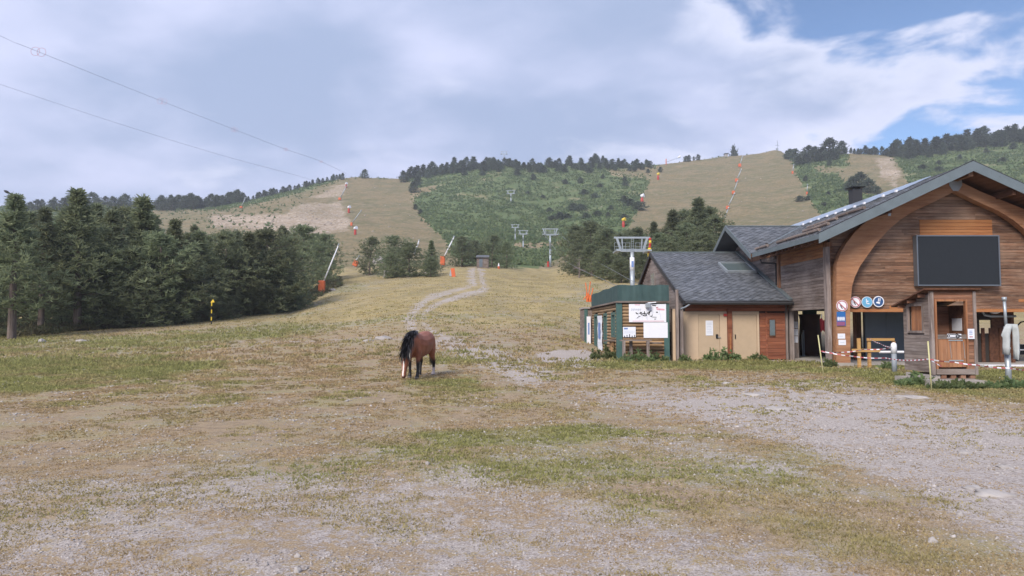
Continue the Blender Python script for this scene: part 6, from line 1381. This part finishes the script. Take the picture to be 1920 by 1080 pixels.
def stone(label, px, py, w, h, flat=.35, group='pale stones in the gravel', seed=0):
    b = hit(px, py, 3.5); s = b.y / FPX; r_ = random.Random(seed + px); t = thing('flat_stone', label, 'stone', b, group=group); bm = bmesh.new(); bmesh.ops.create_icosphere(bm, subdivisions=3, radius=1)
    for v in bm.verts:
        n = 1 + .22 * math.sin(v.co.x * 3.1 + px) * math.cos(v.co.y * 2.7 + py) + .12 * math.sin(v.co.x * 7 + v.co.z * 5 + px) + r_.uniform(-.03, .03); v.co *= n; v.co.z = max(v.co.z, -.5)
        v.co = Vector((v.co.x * w * s * .5, v.co.y * w * s * .42, v.co.z * h * s * .9))
    me = bpy.data.meshes.new('stone'); bm.to_mesh(me); bm.free(); me.materials.append(M['stone']); me.polygons.foreach_set('use_smooth', [True] * len(me.polygons)); o = link('stone', me, t)
for a_ in ((1457, 768, 46, 6, 'broad pale stone slab half buried in the gravel road'), (1412, 741, 40, 5, 'flat pale stone behind the broad slab in the road'), (1362, 720, 22, 4, 'small flat stone farthest up the gravel road'), (1713, 746, 60, 5, 'long flat grey stone at the grass edge before the kiosk'), (1862, 928, 62, 8, 'wide pale stone at the right edge of the foreground'), (1822, 916, 34, 5, 'thin stone touching the wide pale stone'), (1808, 850, 26, 5, 'small pale stone in the gravel right of the road middle'), (1884, 876, 30, 4, 'flat stone near the right picture edge'), (1748, 1017, 18, 9, 'rounded beige stone in the grass at the lower right'), (1800, 968, 14, 6, 'small grey stone above the rounded beige one'), (558, 1072, 16, 9, 'white stone at the bottom edge of the picture'),
   (558, 1045, 12, 7, 'small reddish stone near the bottom edge'), (720, 636, 32, 7, 'pale rock patch beside the dirt track left of the horse'), (690, 640, 18, 4, 'small pale rock left of the rock patch'), (78, 642, 12, 7, 'light stone below the left wood'), (710, 494, 22, 16, 'grey boulder at the foot of the round pine'), (803, 513, 18, 12, 'pale boulder under the right pine of the middle clump'), (900, 544, 6, 3, 'small stone at the track bend'), (624, 545, 12, 5, 'stone in the grass right of the tall lance'), (155, 640, 26, 4, 'flat grey stones in the grass below the wood'), (802, 872, 10, 7, 'little white stone in the middle foreground')):
    stone(a_[4], *a_[:4])
def weeds(label, px, py, w, h, n, Y=None, seed=0):
    b = hit(px, py, 10) if Y is None else ground(px, Y); s = b.y / FPX; r_ = np.random.default_rng(seed + int(px)); t = thing('weeds', label, 'weeds', b, group='green weeds by the buildings')
    P0 = np.stack([r_.uniform(-.5, .5, n) * w * s, r_.uniform(-.18, .18, n), np.abs(r_.normal(0, .45, n)) * h * s], 1); P0[:, 2] *= (1.0 - np.abs(P0[:, 0] / (w * s)) * 1.3).clip(.2, 1)
    P0[:, 2] += np.array([gz(b.x + q[0], b.y + q[1]) - b.z for q in P0]); link('leaves', clumps_mesh('leaves', P0, np.tile([0, 0, .6], (n, 1)), r_.uniform(.07, .17, n), 7, 'weed', r_, .35), t)
    MB().tube([(0, 0, -.05), (0, 0, h * s * .6)], .008, 4).build('stem', 'weed', t)
for px, Y, w, h, n, lb in ((1135, 29.6, 55, 26, 120, 'weeds growing round the left corner of the log hut'), (1195, 28.0, 60, 24, 130, 'weeds under the plank counter of the log hut'), (1232, 28.5, 38, 18, 70, 'weeds at the right end of the log hut'), (1284, 28.9, 20, 10, 40, 'small weed tuft at the left beige wall'), (1352, 29.4, 68, 22, 150, 'tall weeds in front of the beige doors'), (1420, 29.4, 34, 14, 70, 'weeds at the foot of the right beige door'), (1553, 25.4, 18, 16, 50, 'weeds at the foot of the grey corner post'), (1661, 24.2, 26, 12, 60, 'weeds behind the bollard at the passage'), (1712, 18.1, 60, 16, 140, 'grass clump along the left side of the kiosk'), (1790, 17.3, 100, 10, 160, 'grass growing before the concrete slab'), (1880, 17.3, 70, 10, 100, 'grass round the foot of the steel pole')):
    weeds(lb, px, None, w, h, n, Y)

# ================================================================== mountain air
zmax = max(float(TAB.max()) + 25, 150)
hz = tag(MB().box(-1760, 1760, -45, 1045, -40, zmax).build('haze', 'white'), 'thin pale mountain haze over the whole valley', 'haze', kind='stuff')
hm_ = bpy.data.materials.new('haze_air'); hm_.use_nodes = True; nt_ = hm_.node_tree
nt_.nodes.remove(nt_.nodes['Principled BSDF']); pv = nt_.nodes.new('ShaderNodeVolumePrincipled'); pv.inputs['Color'].default_value = (.86, .91, 1.0, 1); pv.inputs['Density'].default_value = .00036; pv.inputs['Anisotropy'].default_value = .1
nt_.links.new(pv.outputs[0], nt_.nodes['Material Output'].inputs['Volume']); hz.data.materials.clear(); hz.data.materials.append(hm_)
